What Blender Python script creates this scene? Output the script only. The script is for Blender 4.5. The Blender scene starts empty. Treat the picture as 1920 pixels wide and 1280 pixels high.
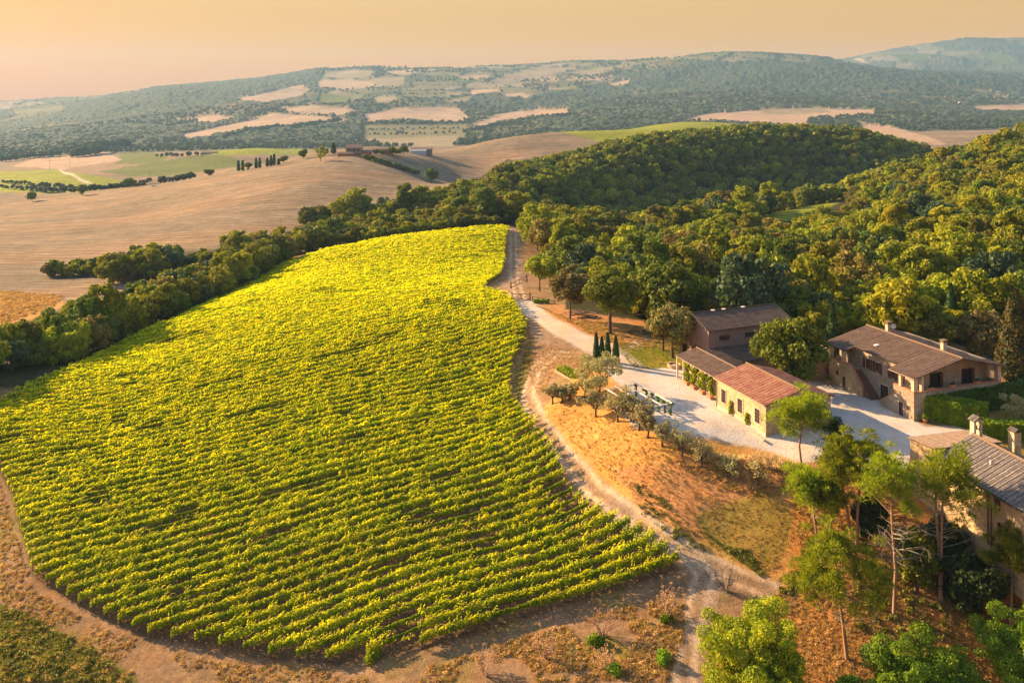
import bpy, bmesh, math, random
import numpy as np
from mathutils import Vector, Matrix

# ---------------------------------------------------------------- camera, sky, sun, exposure
scene = bpy.context.scene
R = math.radians
F = 1600.0            # focal length, in pixels of a 1920 wide picture
K = F / 1400.0        # survey depths below were taken for 1400
HC = 48.4             # drone height above the yard
HOR = 185.0           # picture row of the true horizon

cam_d = bpy.data.cameras.new("camera"); cam = bpy.data.objects.new("camera", cam_d)
scene.collection.objects.link(cam); scene.camera = cam
cam.location = (0, 0, HC); cam.rotation_euler = (R(90), 0, 0)
cam_d.sensor_width = 36.0; cam_d.lens = 36.0 * F / 1920.0
cam_d.shift_y = -(640.0 - HOR) / 1920.0
cam_d.clip_start = 1.0; cam_d.clip_end = 60000.0

SUN_EL, SUN_AZ = 21.0, -61.0       # azimuth clockwise from the view direction: low in the west, left of the picture
sdir = Vector((math.sin(R(SUN_AZ)) * math.cos(R(SUN_EL)), math.cos(R(SUN_AZ)) * math.cos(R(SUN_EL)), math.sin(R(SUN_EL))))
world = bpy.data.worlds.new("World"); scene.world = world; world.use_nodes = True
wt = world.node_tree; wt.nodes.clear()
def wn(t, **kw):
    n = wt.nodes.new(t)
    for k, v in kw.items(): setattr(n, k, v)
    return n
sky = wn('ShaderNodeTexSky', sky_type='NISHITA', sun_disc=False, sun_elevation=R(SUN_EL), sun_rotation=R(SUN_AZ) % (2 * math.pi))
sky.air_density = 1.2; sky.dust_density = 2.0; sky.ozone_density = 1.0
tc = wn('ShaderNodeTexCoord'); sep = wn('ShaderNodeSeparateXYZ'); wt.links.new(tc.outputs['Generated'], sep.inputs[0])
ramp = wn('ShaderNodeValToRGB')      # dusty evening air: orange band low down, clearing upwards
els = ramp.color_ramp.elements
els[0].position = 0.0; els[0].color = (0.92, 0.32, 0.03, 1)
els[1].position = 1.0; els[1].color = (0.17, 0.27, 0.46, 1)
for p, c in ((0.03, (0.97, 0.37, 0.03, 1)), (0.07, (1.0, 0.47, 0.05, 1)), (0.12, (0.97, 0.56, 0.15, 1)), (0.22, (0.62, 0.52, 0.42, 1)), (0.42, (0.30, 0.36, 0.48, 1))):
    e = els.new(p); e.color = c
wt.links.new(sep.outputs['Z'], ramp.inputs[0])
# the band is brighter towards the sun
dot = wn('ShaderNodeVectorMath', operation='DOT_PRODUCT'); dot.inputs[1].default_value = (sdir.x, sdir.y, 0.0)
wt.links.new(tc.outputs['Generated'], dot.inputs[0])
mr = wn('ShaderNodeMapRange'); mr.inputs['From Min'].default_value = -1; mr.inputs['From Max'].default_value = 1
mr.inputs['To Min'].default_value = 0.86; mr.inputs['To Max'].default_value = 0.84
wt.links.new(dot.outputs['Value'], mr.inputs['Value'])
vm = wn('ShaderNodeVectorMath', operation='SCALE'); wt.links.new(ramp.outputs['Color'], vm.inputs[0]); wt.links.new(mr.outputs[0], vm.inputs['Scale'])
bg1 = wn('ShaderNodeBackground'); bg1.inputs['Strength'].default_value = 0.05
bg2 = wn('ShaderNodeBackground'); bg2.inputs['Strength'].default_value = 0.26
add = wn('ShaderNodeAddShader'); out = wn('ShaderNodeOutputWorld')
tr_ = wn('ShaderNodeValToRGB'); te = tr_.color_ramp.elements      # dust near the horizon lets only warm light through
te[0].position = 0.0; te[0].color = (0.24, 0.08, 0.01, 1); te[1].position = 0.5; te[1].color = (0.9, 0.95, 1.0, 1)
for p, c in ((0.10, (0.20, 0.10, 0.03, 1)), (0.25, (0.6, 0.5, 0.4, 1))):
    e = te.new(p); e.color = c
wt.links.new(sep.outputs['Z'], tr_.inputs[0])
ml = wn('ShaderNodeVectorMath', operation='MULTIPLY'); wt.links.new(sky.outputs[0], ml.inputs[0]); wt.links.new(tr_.outputs[0], ml.inputs[1])
wt.links.new(ml.outputs[0], bg1.inputs['Color']); wt.links.new(vm.outputs[0], bg2.inputs['Color'])
wt.links.new(bg1.outputs[0], add.inputs[0]); wt.links.new(bg2.outputs[0], add.inputs[1]); wt.links.new(add.outputs[0], out.inputs['Surface'])

sun_d = bpy.data.lights.new("sun", 'SUN'); sun = bpy.data.objects.new("sun", sun_d); scene.collection.objects.link(sun)
sun_d.energy = 5.0; sun_d.angle = R(0.6); sun_d.color = (1.0, 0.67, 0.34)
sun.rotation_euler = sdir.to_track_quat('Z', 'Y').to_euler()
vs = scene.view_settings; vs.view_transform = 'Standard'; vs.look = 'None'; vs.exposure = 1.72; vs.gamma = 1.0
cy = scene.cycles
cy.max_bounces = 6; cy.diffuse_bounces = 2; cy.glossy_bounces = 2; cy.transmission_bounces = 2; cy.transparent_max_bounces = 4; cy.volume_bounces = 0
cy.use_denoising = True; cy.caustics_reflective = False; cy.caustics_refractive = False
try: cy.denoiser = 'OPENIMAGEDENOISE'
except Exception: pass

# ---------------------------------------------------------------- small helpers
COL = scene.collection
MATS = {}
def tag(o, label=None, cat=None, group=None, kind=None):
    if label: o['label'] = label
    if cat: o['category'] = cat
    if group: o['group'] = group
    if kind: o['kind'] = kind
    return o
def empty(name, loc=(0, 0, 0), rz=0.0, label=None, cat=None, group=None):
    o = bpy.data.objects.new(name, None); COL.objects.link(o); o.location = loc; o.rotation_euler = (0, 0, rz)
    o.empty_display_size = 0.5
    return tag(o, label, cat, group)
def link(name, me, mat=None, parent=None):
    o = bpy.data.objects.new(name, me); COL.objects.link(o)
    if mat is not None and len(me.materials) == 0: me.materials.append(mat)
    if parent is not None: o.parent = parent
    return o
def mesh_np(name, v, faces, smooth=False):
    """v (n,3); faces (m,k) int array with k = 3 or 4"""
    me = bpy.data.meshes.new(name); v = np.asarray(v, dtype=np.float32); f = np.asarray(faces, dtype=np.int32)
    me.vertices.add(len(v)); me.vertices.foreach_set('co', v.ravel())
    m, k = f.shape
    me.loops.add(m * k); me.loops.foreach_set('vertex_index', f.ravel())
    me.polygons.add(m); me.polygons.foreach_set('loop_start', np.arange(0, m * k, k, dtype=np.int32))
    if smooth: me.polygons.foreach_set('use_smooth', np.ones(m, dtype=bool))
    me.update(calc_edges=True)
    return me
class MB:
    """collects shapes, then becomes ONE mesh object"""
    def __init__(s): s.v = []; s.f = []
    def add(s, vs, fs):
        n = len(s.v); s.v += [tuple(p) for p in vs]; s.f += [tuple(i + n for i in f) for f in fs]; return s
    def prism(s, pts, z0, z1):
        n = len(pts)
        vs = [(x, y, z0) for x, y in pts] + [(x, y, z1) for x, y in pts]
        fs = [tuple(range(n - 1, -1, -1)), tuple(range(n, 2 * n))] + [(i, (i + 1) % n, n + (i + 1) % n, n + i) for i in range(n)]
        return s.add(vs, fs)
    def box(s, x0, x1, y0, y1, z0, z1): return s.prism([(x0, y0), (x1, y0), (x1, y1), (x0, y1)], z0, z1)
    def hexa(s, b, t):
        """b, t: four points each, counter-clockwise from above"""
        return s.add(list(b) + list(t), [(3, 2, 1, 0), (4, 5, 6, 7), (0, 1, 5, 4), (1, 2, 6, 5), (2, 3, 7, 6), (3, 0, 4, 7)])
    def tube(s, pts, rads, n=6, cap=True):
        pts = [Vector(p) for p in pts]
        if not hasattr(rads, '__len__'): rads = [rads] * len(pts)
        vs, fs = [], []
        for i, p in enumerate(pts):
            d = (pts[min(i + 1, len(pts) - 1)] - pts[max(i - 1, 0)])
            d = d.normalized() if d.length > 1e-9 else Vector((0, 0, 1))
            a = d.cross(Vector((0, 0, 1)) if abs(d.z) < 0.95 else Vector((1, 0, 0))).normalized(); b = d.cross(a)
            for k in range(n):
                t = 2 * math.pi * k / n
                vs.append(tuple(p + (a * math.cos(t) + b * math.sin(t)) * rads[i]))
        for i in range(len(pts) - 1):
            for k in range(n):
                fs.append((i * n + k, i * n + (k + 1) % n, (i + 1) * n + (k + 1) % n, (i + 1) * n + k))
        if cap: fs.append(tuple(range(n - 1, -1, -1))); fs.append(tuple(range((len(pts) - 1) * n, len(pts) * n)))
        return s.add(vs, fs)
    def lathe(s, prof, n=14, c=(0, 0, 0)):
        vs = [(c[0] + r * math.cos(2 * math.pi * k / n), c[1] + r * math.sin(2 * math.pi * k / n), c[2] + z) for r, z in prof for k in range(n)]
        fs = [(i * n + k, i * n + (k + 1) % n, (i + 1) * n + (k + 1) % n, (i + 1) * n + k) for i in range(len(prof) - 1) for k in range(n)]
        fs += [tuple(range(n - 1, -1, -1)), tuple(range((len(prof) - 1) * n, len(prof) * n))]
        return s.add(vs, fs)
    def mesh(s, name, smooth=False):
        me = bpy.data.meshes.new(name); me.from_pydata(s.v, [], s.f)
        if smooth: me.polygons.foreach_set('use_smooth', [True] * len(me.polygons))
        me.update(); return me
    def build(s, name, mat, parent=None, smooth=False): return link(name, s.mesh(name, smooth), mat, parent)

def copy_tree(o, parent=None):
    c = o.copy(); COL.objects.link(c)
    if parent is not None: c.parent = parent
    for ch in [x for x in CH.get(o.name, [])]: copy_tree(ch, c)
    return c
CH = {}
def note_children(*objs):
    """remember the children of prototypes, so that copies need no search"""
    for o in objs: CH[o.name] = list(o.children)
    for o in objs:
        for c in o.children: CH[c.name] = list(c.children)

# ---------------------------------------------------------------- noise
def _h(ix, iy, seed):
    n = (ix * 374761393 + iy * 668265263 + seed * 974634777) & 0xffffffff
    n = ((n ^ (n >> 13)) * 1274126177) & 0xffffffff
    return ((n ^ (n >> 16)) & 0xffff) / 65535.0
def vnoise(x, y, seed=0):
    x = np.asarray(x, dtype=np.float64); y = np.asarray(y, dtype=np.float64)
    xi = np.floor(x).astype(np.int64); yi = np.floor(y).astype(np.int64)
    fx = x - xi; fy = y - yi; fx = fx * fx * (3 - 2 * fx); fy = fy * fy * (3 - 2 * fy)
    a = _h(xi, yi, seed); b = _h(xi + 1, yi, seed); c = _h(xi, yi + 1, seed); d = _h(xi + 1, yi + 1, seed)
    return (a + (b - a) * fx) * (1 - fy) + (c + (d - c) * fx) * fy
def fbm(x, y, seed=0, octv=4):
    s = 0.0; a = 0.5
    for i in range(octv):
        s = s + a * (vnoise(x * 2 ** i, y * 2 ** i, seed + i * 17) - 0.5); a *= 0.5
    return s * 2

# ---------------------------------------------------------------- relief, surveyed as sight lines (column, row, distance)
SV = [ # foreground, vineyard hill
(-200,1500,80),(0,1280,86),(100,1180,92),(400,1270,83.7),(650,1260,82.6),(60,1060,101.4),(0,900,119.5),(0,780,137),(0,730,147),(-300,900,125),(-300,760,150),
(960,830,117.3),(500,949,108.9),(200,950,111.5),(700,1050,97),(700,850,118.7),(500,1150,91.3),(808,1212,83.7),(1250,1280,76.6),(1283,1067,92),
(1320,1070,91.6),(1100,900,106.5),(1000,770,125),(1200,975,98.6),(1230,900,102.5),(985,650,147),(975,560,177),(960,700,140),(500,700,149),(500,550,208),(700,550,199),(850,550,187.6),
(700,470,262),(600,475,272),(850,435,293),(955,425,300),(300,650,172),(150,700,157),(0,760,144.6),(200,800,135),(60,725,150),(300,620,182),
(1100,1180,84.5),
# bank and pine slope
(1115,780,116.7),(1240,830,107),(1420,905,100),(1300,950,98.6),(1400,1000,95),(1500,960,95.6),(1350,1030,94),(1500,1080,89.8),(1675,1155,84.3),(1500,870,101),
(1600,1270,78),(1900,1270,79),(1900,1090,87),(1600,1000,92),(2200,1200,84),(1400,1180,84.5),
# far side of the vineyard, stubble hill
(0,600,230),(200,540,270),(80,515,310),(350,475,340),(450,445,370),(560,420,400),(0,450,398),(0,385,600),(300,345,700),(300,400,470),
(600,300,620),(600,350,480),(670,292,620),(450,320,650),(840,352,560),(750,320,580),(750,370,470),(850,330,730),(900,300,800),(950,260,880),(1040,248,950),
(760,288,770),(800,302,740),(760,318,700),(850,285,860),(700,275,800),(600,288,800),(480,278,1300),(450,312,900),(250,335,950),(100,350,900),(100,320,1100),(0,375,760),(200,318,1150),(350,300,1200),
(430,285,1400),(100,300,1500),(0,290,1800),(200,275,1900),(350,262,2100),(500,265,2000),(650,262,2000),
# far hills
(0,240,3500),(0,204,4600),(0,194,5900),(150,188,5900),(150,230,3200),(300,200,3300),(300,168,4200),(400,158,4300),(500,152,4400),(500,205,2900),(450,235,2500),(640,131,4800),(640,190,3200),(640,225,2500),
(800,128,5000),(800,170,3700),(800,215,2700),(900,240,2300),(950,126,5000),(950,180,3400),(1000,210,2800),(1100,119,5000),(1100,160,3800),(1100,215,2500),(1100,240,2000),
(1350,105,4600),(1350,150,3600),(1350,190,2700),(1300,218,2200),(1300,230,1300),(1150,243,1080),(1500,107,4600),(1500,160,3300),(1500,205,2400),(1580,116,4500),(1650,133,4400),(1700,180,3000),
(1800,145,4600),(1920,150,4600),(1800,200,2600),(1650,225,2000),(1700,245,1700),(1850,230,1900),(1620,118,5900),(1800,99,6100),(1920,101,6100),(2100,110,6100),(2200,170,4500),(-300,200,5900),(-300,180,5000),(-300,300,2000),(2200,220,2500)]
SZ = [ # column, distance, height
(-200,55,-22),(300,55,-19),(960,55,-16),(1400,55,-14),(2100,55,-14),
(1080,125,-0.4),(1160,115,0),(1250,108,0),(1300,120,0),(1400,108,0),(1500,105,0),(1600,104,0),(1650,98,-0.6),(1500,120,0),(1600,115,0),(1700,112,0),(1700,100,-0.3),(1800,96,-1),(1900,93,-2),
(1900,100,-.5),(1800,110,0),(1900,115,0),(1900,130,0),(1750,130,0),(1600,130,0),(1450,130,0),(1300,130,0),(1160,135,0),(1100,145,.3),(1200,150,.5),(1300,150,.3),(1050,165,1),(1130,170,1),(1450,150,-.5),
(2100,110,0),(2100,140,2),
(800,620,-27),(760,630,-23),(850,640,-31),(700,700,-6),(850,340,-14),(600,320,-16),(955,350,-8),(600,350,-24),(700,350,-22),(800,380,-17),(300,230,-18),(100,200,-20),(450,270,-16),(0,190,-18),(-300,200,-20),(-300,400,-28),
(300,850,-60),(0,800,-75),(1040,1200,-22),(600,1000,-55),(640,1300,-50),(900,1400,-50),(1300,1600,-32),(-300,800,-80),
(900,430,-9),(1100,520,-3),(985,470,-1),(1200,560,2),(1320,600,4),(1440,640,8),(1600,680,11),(1690,640,-13),(1740,640,-24),(1000,390,-18),(1100,475,-15),(1200,515,-20),(1400,605,-9),(1550,640,-10),(1040,445,-11),
(1100,430,-29),(1250,470,-35),(1400,555,-40),(1600,600,-36),(1200,690,-3),(1440,780,-4),(1600,820,-8),(1000,560,-8),(1320,500,-39),(1230,320,-13),(1350,360,-11),(1400,300,-14),(1480,315,-16),(1570,330,-14),(1450,350,-9),(1550,400,-8.2),(1600,400,-8),(1700,450,0),(1800,430,9),(1920,400,21),
(1920,550,2),(1700,600,-22),(1500,450,-20),(1920,250,3),(1920,190,0),(1800,190,0),(1750,250,2),(1600,240,-5),(1500,215,-5),(1300,250,-8),(1100,230,-7),(1050,270,-8),(1400,170,-3),(1200,190,-4),(1800,150,0),
(1050,330,-13),(1150,280,-12),(2200,300,16),(2200,500,30),(1900,1000,-20),(1700,1100,-28),(2200,1200,0),(1760,900,-22),
(400,6200,80),(700,6200,120),(960,6200,150),(1300,6200,170),(1650,5100,90),(1850,5100,60),(1400,5400,170),(1500,6200,220)]
_P = [((px - 960) / 1400.0, math.log(y), (HC - (py - HOR) * y / 1400.0) / y) for px, py, y in SV] + [((px - 960) / 1400.0, math.log(y), z / y) for px, y, z in SZ]
_A = np.array(_P)
def _tps_k(r2): return np.where(r2 > 1e-12, 0.5 * r2 * np.log(np.maximum(r2, 1e-12)), 0.0)
_n = len(_A)
_d2 = (_A[:, None, 0] - _A[None, :, 0]) ** 2 + (_A[:, None, 1] - _A[None, :, 1]) ** 2
_M = np.zeros((_n + 3, _n + 3)); _M[:_n, :_n] = _tps_k(_d2) + np.eye(_n) * 2e-4
_M[:_n, _n] = 1; _M[:_n, _n + 1:] = _A[:, :2]; _M[_n, :_n] = 1; _M[_n + 1:, :_n] = _A[:, :2].T
_w = np.linalg.solve(_M, np.concatenate([_A[:, 2], np.zeros(3)]))
# the tps is tabulated once (direction x log distance) and then looked up
_TA = np.linspace(-0.95, 0.95, 381); _TB = np.linspace(math.log(45), math.log(7300), 560)
_ga, _gb = np.meshgrid(_TA, _TB)
_T = np.zeros(_ga.shape)
for i in range(0, _ga.shape[0], 20):
    a = _ga[i:i + 20].ravel(); b = _gb[i:i + 20].ravel()
    d2 = (a[:, None] - _A[None, :, 0]) ** 2 + (b[:, None] - _A[None, :, 1]) ** 2
    _T[i:i + 20] = (_tps_k(d2) @ _w[:_n] + _w[_n] + _w[_n + 1] * a + _w[_n + 2] * b).reshape(-1, len(_TA))
def smooth01(x): x = np.clip(x, 0, 1); return x * x * (3 - 2 * x)
def pip(px, py, poly):
    """points in polygon, vectorised"""
    px = np.asarray(px); py = np.asarray(py); ins = np.zeros(px.shape, dtype=bool)
    xs = [p[0] for p in poly]; ys = [p[1] for p in poly]
    bb = (px >= min(xs)) & (px <= max(xs)) & (py >= min(ys)) & (py <= max(ys))
    if not bb.any(): return ins
    x = px[bb]; y = py[bb]; c = np.zeros(x.shape, dtype=bool)
    j = len(poly) - 1
    for i in range(len(poly)):
        xi, yi = poly[i]; xj, yj = poly[j]
        if yi != yj: c ^= ((yi > y) != (yj > y)) & (x < (xj - xi) * (y - yi) / (yj - yi) + xi)
        j = i
    ins[bb] = c; return ins
def H(X, Y):
    X = np.asarray(X, dtype=np.float64); Y = np.asarray(Y, dtype=np.float64)
    a = np.clip(X / np.maximum(Y, 1) * K, -0.949, 0.949); Ys = np.clip(Y / K, 45.5, 7200); b = np.log(Ys)
    u = (a - _TA[0]) / (_TA[1] - _TA[0]); v = (b - _TB[0]) / (_TB[1] - _TB[0])
    i = np.clip(u.astype(int), 0, len(_TA) - 2); j = np.clip(v.astype(int), 0, len(_TB) - 2); fu = u - i; fv = v - j
    q = (_T[j, i] * (1 - fu) + _T[j, i + 1] * fu) * (1 - fv) + (_T[j + 1, i] * (1 - fu) + _T[j + 1, i + 1] * fu) * fv
    z = q * Ys
    z = z + smooth01((Ys - 1700) / 1500) * 26 * fbm(X / 420.0, Y / 420.0, 7, 4)
    w = smooth01((X - 16) / 8) * smooth01((90 - X) / 8) * smooth01((Ys - 106 + (X - 60) * .12) / 6) * smooth01((146 - Ys) / 8)
    z = z - w * np.clip(z, -0.6, 1.2)
    z = z + smooth01((Ys - 400) / 600) * 2.5 * fbm(X / 90.0, Y / 90.0, 9, 3)
    return z
def proj(X, Y, Z): return 960 + F * X / Y, HOR + (HC - Z) * F / Y
_marchY = np.exp(np.linspace(math.log(60), math.log(7400), 2600))
def G(px, py, ymin=0, ymax=1e9):
    """first ground point on the sight line of a picture point (ymin, ymax limit the distance)"""
    Ys = _marchY[(_marchY > ymin) & (_marchY < ymax)]
    X = (px - 960) / F * Ys; z = H(X, Ys); line = HC - (py - HOR) * Ys / F
    d = line - z; k = np.where(d <= 0)[0]
    if len(k) == 0: return None
    k = k[0]
    if k == 0: y = Ys[0]
    else:
        t = d[k - 1] / (d[k - 1] - d[k] + 1e-12); y = Ys[k - 1] + t * (Ys[k] - Ys[k - 1])
    x = (px - 960) / F * y
    return float(x), float(y), float(H(x, y))
def GP(px, y14):
    """ground point in a given direction at a given distance"""
    y = y14 * K; x = (px - 960) / F * y
    return float(x), float(y), float(H(x, y))
# ---------------------------------------------------------------- materials
def new_mat(name):
    m = bpy.data.materials.new(name); m.use_nodes = True; nt = m.node_tree; nt.nodes.clear()
    o = nt.nodes.new('ShaderNodeOutputMaterial'); MATS[name] = m
    return m, nt, o
class N:
    def __init__(s, nt): s.nt = nt
    def __call__(s, t, ins=None, **kw):
        n = s.nt.nodes.new(t)
        for k, v in kw.items(): setattr(n, k, v)
        for k, v in (ins or {}).items():
            if isinstance(v, tuple) and len(v) == 2 and hasattr(v[0], 'outputs'): s.nt.links.new(v[0].outputs[v[1]], n.inputs[k])
            elif hasattr(v, 'outputs'): s.nt.links.new(v.outputs[0], n.inputs[k])
            else: n.inputs[k].default_value = v
        return n
    def mul(s, a, b): return s('ShaderNodeMath', {0: a, 1: b}, operation='MULTIPLY')
    def add(s, a, b): return s('ShaderNodeMath', {0: a, 1: b}, operation='ADD')
    def noise(s, scale, vec=None, detail=3, rough=0.55):
        ins = {'Scale': scale, 'Detail': detail, 'Roughness': rough}
        if vec is not None: ins['Vector'] = vec
        return s('ShaderNodeTexNoise', ins)
    def mix(s, f, a, b, bt='MIX'):
        n = s.nt.nodes.new('ShaderNodeMix'); n.data_type = 'RGBA'; n.blend_type = bt
        for i, v in ((0, f), (6, a), (7, b)):
            if isinstance(v, tuple) and len(v) == 2 and hasattr(v[0], 'outputs'): s.nt.links.new(v[0].outputs[v[1]], n.inputs[i])
            elif hasattr(v, 'outputs'):
                o = v.outputs[2] if v.bl_idname == 'ShaderNodeMix' else v.outputs[0]
                s.nt.links.new(o, n.inputs[i])
            else: n.inputs[i].default_value = v if i == 0 else (tuple(v) + (1,) if len(v) == 3 else v)
        return n
    def maprange(s, v, a, b, c, d): return s('ShaderNodeMapRange', {'Value': v, 'From Min': a, 'From Max': b, 'To Min': c, 'To Max': d})
def lk(nt, a, ao, b, bi): nt.links.new(a.outputs[ao], b.inputs[bi])

def ground_mat():
    m, nt, o = new_mat('ground'); n = N(nt)
    at = n('ShaderNodeAttribute', attribute_name='cover'); msk = n('ShaderNodeAttribute', attribute_name='mask')
    sp = n('ShaderNodeSeparateColor', {0: (msk, 'Color')})
    geo = n('ShaderNodeNewGeometry'); P = (geo, 'Position')
    cd = n('ShaderNodeCameraData')
    n1 = n.noise(0.9, P, 6, 0.7); n2 = n.noise(0.09, P, 5, 0.65); n3 = n.noise(5.0, P, 7, 0.85); n4 = n.noise(0.012, P, 6, 0.7)
    f1 = n.maprange(n1, 0.3, 0.7, 0.66, 1.34); f2 = n.maprange(n2, 0.3, 0.7, 0.78, 1.22); f3 = n.maprange(n3, 0.3, 0.7, 0.55, 1.45); f4 = n.maprange(n4, 0.3, 0.7, 0.85, 1.15)
    f = n.mul(n.mul(f1, f2), n.mul(f3, f4))
    fm = n('ShaderNodeMix', {0: (msk, 'Alpha'), 2: 1.0, 3: (f, 0)}); f = fm
    # forest speckle (crowns) seen from afar: R of mask
    vo = n('ShaderNodeTexVoronoi', {'Vector': P, 'Scale': 0.11}); vf = n.maprange((vo, 'Distance'), 0.0, 0.8, 1.5, 0.45)
    vmix = n('ShaderNodeMix', {0: (sp, 0), 2: 1.0, 3: (vf, 0)}); vmix.data_type = 'FLOAT'
    # field rows: G of mask (bands run across the slope)
    mp = n('ShaderNodeMapping', {'Vector': P, 'Rotation': (0, 0, R(18.4))})
    wv = n('ShaderNodeTexWave', {'Vector': mp, 'Scale': 0.055, 'Distortion': 2.5, 'Detail': 3, 'Detail Scale': 0.6}, bands_direction='Y')
    mp5 = n('ShaderNodeMapping', {'Vector': P, 'Rotation': (0, 0, R(12)), 'Scale': (0.022, 0.33, 0.05)}); n5 = n.noise(1.0, (mp5, 0), 6, 0.75)
    wf = n.mul(n.maprange((wv, 'Fac'), 0, 1, 0.8, 1.2), n.maprange(n5, 0.32, 0.68, 0.35, 1.7))
    wmix = n('ShaderNodeMix', {0: (sp, 1), 2: 1.0, 3: (wf, 0)})
    # vine / orchard rows far off: B of mask
    mp2 = n('ShaderNodeMapping', {'Vector': P, 'Rotation': (0, 0, R(-58))})
    wv2 = n('ShaderNodeTexWave', {'Vector': mp2, 'Scale': 0.05, 'Distortion': 1.0, 'Detail': 2}, bands_direction='X')
    wf2 = n.maprange((wv2, 'Fac'), 0.3, 0.7, 0.5, 1.35)
    wmix2 = n('ShaderNodeMix', {0: (sp, 2), 2: 1.0, 3: (wf2, 0)})
    tot = n.mul(n.mul(f, vmix), n.mul(wmix, wmix2))
    sc = n('ShaderNodeVectorMath', {0: (at, 'Color'), 'Scale': (tot, 0)}, operation='SCALE')
    hue = n.noise(0.25, P, 4, 0.6); hm = n.maprange(hue, 0.35, 0.65, 0.0, 0.35)
    col = n.mix(hm, (sc, 0), (0, 0, 0))
    tint = n.mix(1.0, (sc, 0), (1.12, 0.98, 0.78), 'MULTIPLY')
    col = n.mix(n.maprange(hue, 0.35, 0.65, 0.0, 1.0), (sc, 0), tint)
    b = n('ShaderNodeBsdfPrincipled', {'Roughness': 0.95, 'Specular IOR Level': 0.1})
    lk(nt, col, 2, b, 'Base Color')
    bn = n.noise(2.4, P, 8, 0.8)
    bu = n('ShaderNodeBump', {'Strength': 0.8, 'Distance': 0.35, 'Height': bn})
    lk(nt, bu, 0, b, 'Normal'); lk(nt, b, 0, o, 'Surface')
    return m

def leaf_mat(name, c1, c2, c3=None, tr=0.35, clump=0.6, rough=0.6, hspread=1.0, spec=0.15):
    """foliage: two tones by clump, a third tone from tree to tree; leaves let some light through"""
    m, nt, o = new_mat(name); n = N(nt)
    geo = n('ShaderNodeNewGeometry'); oi = n('ShaderNodeObjectInfo')
    nz = n.noise(clump, (geo, 'Position'), 3, 0.6)
    c = n.mix(n.maprange(nz, 0.38, 0.62, 0, 1), c1, c2)
    if c3 is not None: c = n.mix(n.maprange((oi, 'Random'), 0.35, 1.0, 0, 1), c, c3)
    fine = n.noise(9.0, (geo, 'Position'), 2, 0.6)
    hv = n('ShaderNodeHueSaturation', {'Value': n.maprange(fine, 0.3, 0.7, 0.65, 1.4)}); lk(nt, c, 2, hv, 'Color')
    r2 = n('ShaderNodeMath', {0: (oi, 'Random'), 1: 7.31}, operation='MULTIPLY'); r3 = n('ShaderNodeMath', {0: r2}, operation='FRACT')
    hv2 = n('ShaderNodeHueSaturation', {'Color': (hv, 0), 'Value': n.maprange(r3, 0, 1, 1 - 0.22 * hspread, 1 + 0.25 * hspread), 'Hue': n.maprange(r3, 0, 1, 0.5 - 0.012 * hspread, 0.5 + 0.012 * hspread)})
    d = n('ShaderNodeBsdfPrincipled', {'Base Color': (hv2, 0), 'Roughness': rough, 'Specular IOR Level': spec})
    br = n('ShaderNodeVectorMath', {0: (hv2, 0), 1: (1.25, 1.25, 0.7)}, operation='MULTIPLY')
    t = n('ShaderNodeBsdfTranslucent', {'Color': (br, 0)})
    mx = n('ShaderNodeMixShader', {0: tr, 1: (d, 0), 2: (t, 0)})
    lk(nt, mx, 0, o, 'Surface'); return m

def plain_mat(name, c, var=0.15, scale=2.0, rough=0.8, bump=0.0, c2=None, metal=0.0, spec=0.3):
    m, nt, o = new_mat(name); n = N(nt)
    tcn = n('ShaderNodeTexCoord'); nz = n.noise(scale, (tcn, 'Object'), 5, 0.65)
    f = n.maprange(nz, 0.3, 0.7, 0, 1)
    col = n.mix(f, tuple(x * (1 - var) for x in c), c2 if c2 else tuple(min(1, x * (1 + var)) for x in c))
    b = n('ShaderNodeBsdfPrincipled', {'Roughness': rough, 'Metallic': metal, 'Specular IOR Level': spec}); lk(nt, col, 2, b, 'Base Color')
    if bump:
        bu = n('ShaderNodeBump', {'Strength': 0.6, 'Distance': bump, 'Height': n.noise(scale * 4, (tcn, 'Object'), 4, 0.6)}); lk(nt, bu, 0, b, 'Normal')
    lk(nt, b, 0, o, 'Surface'); return m

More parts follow.
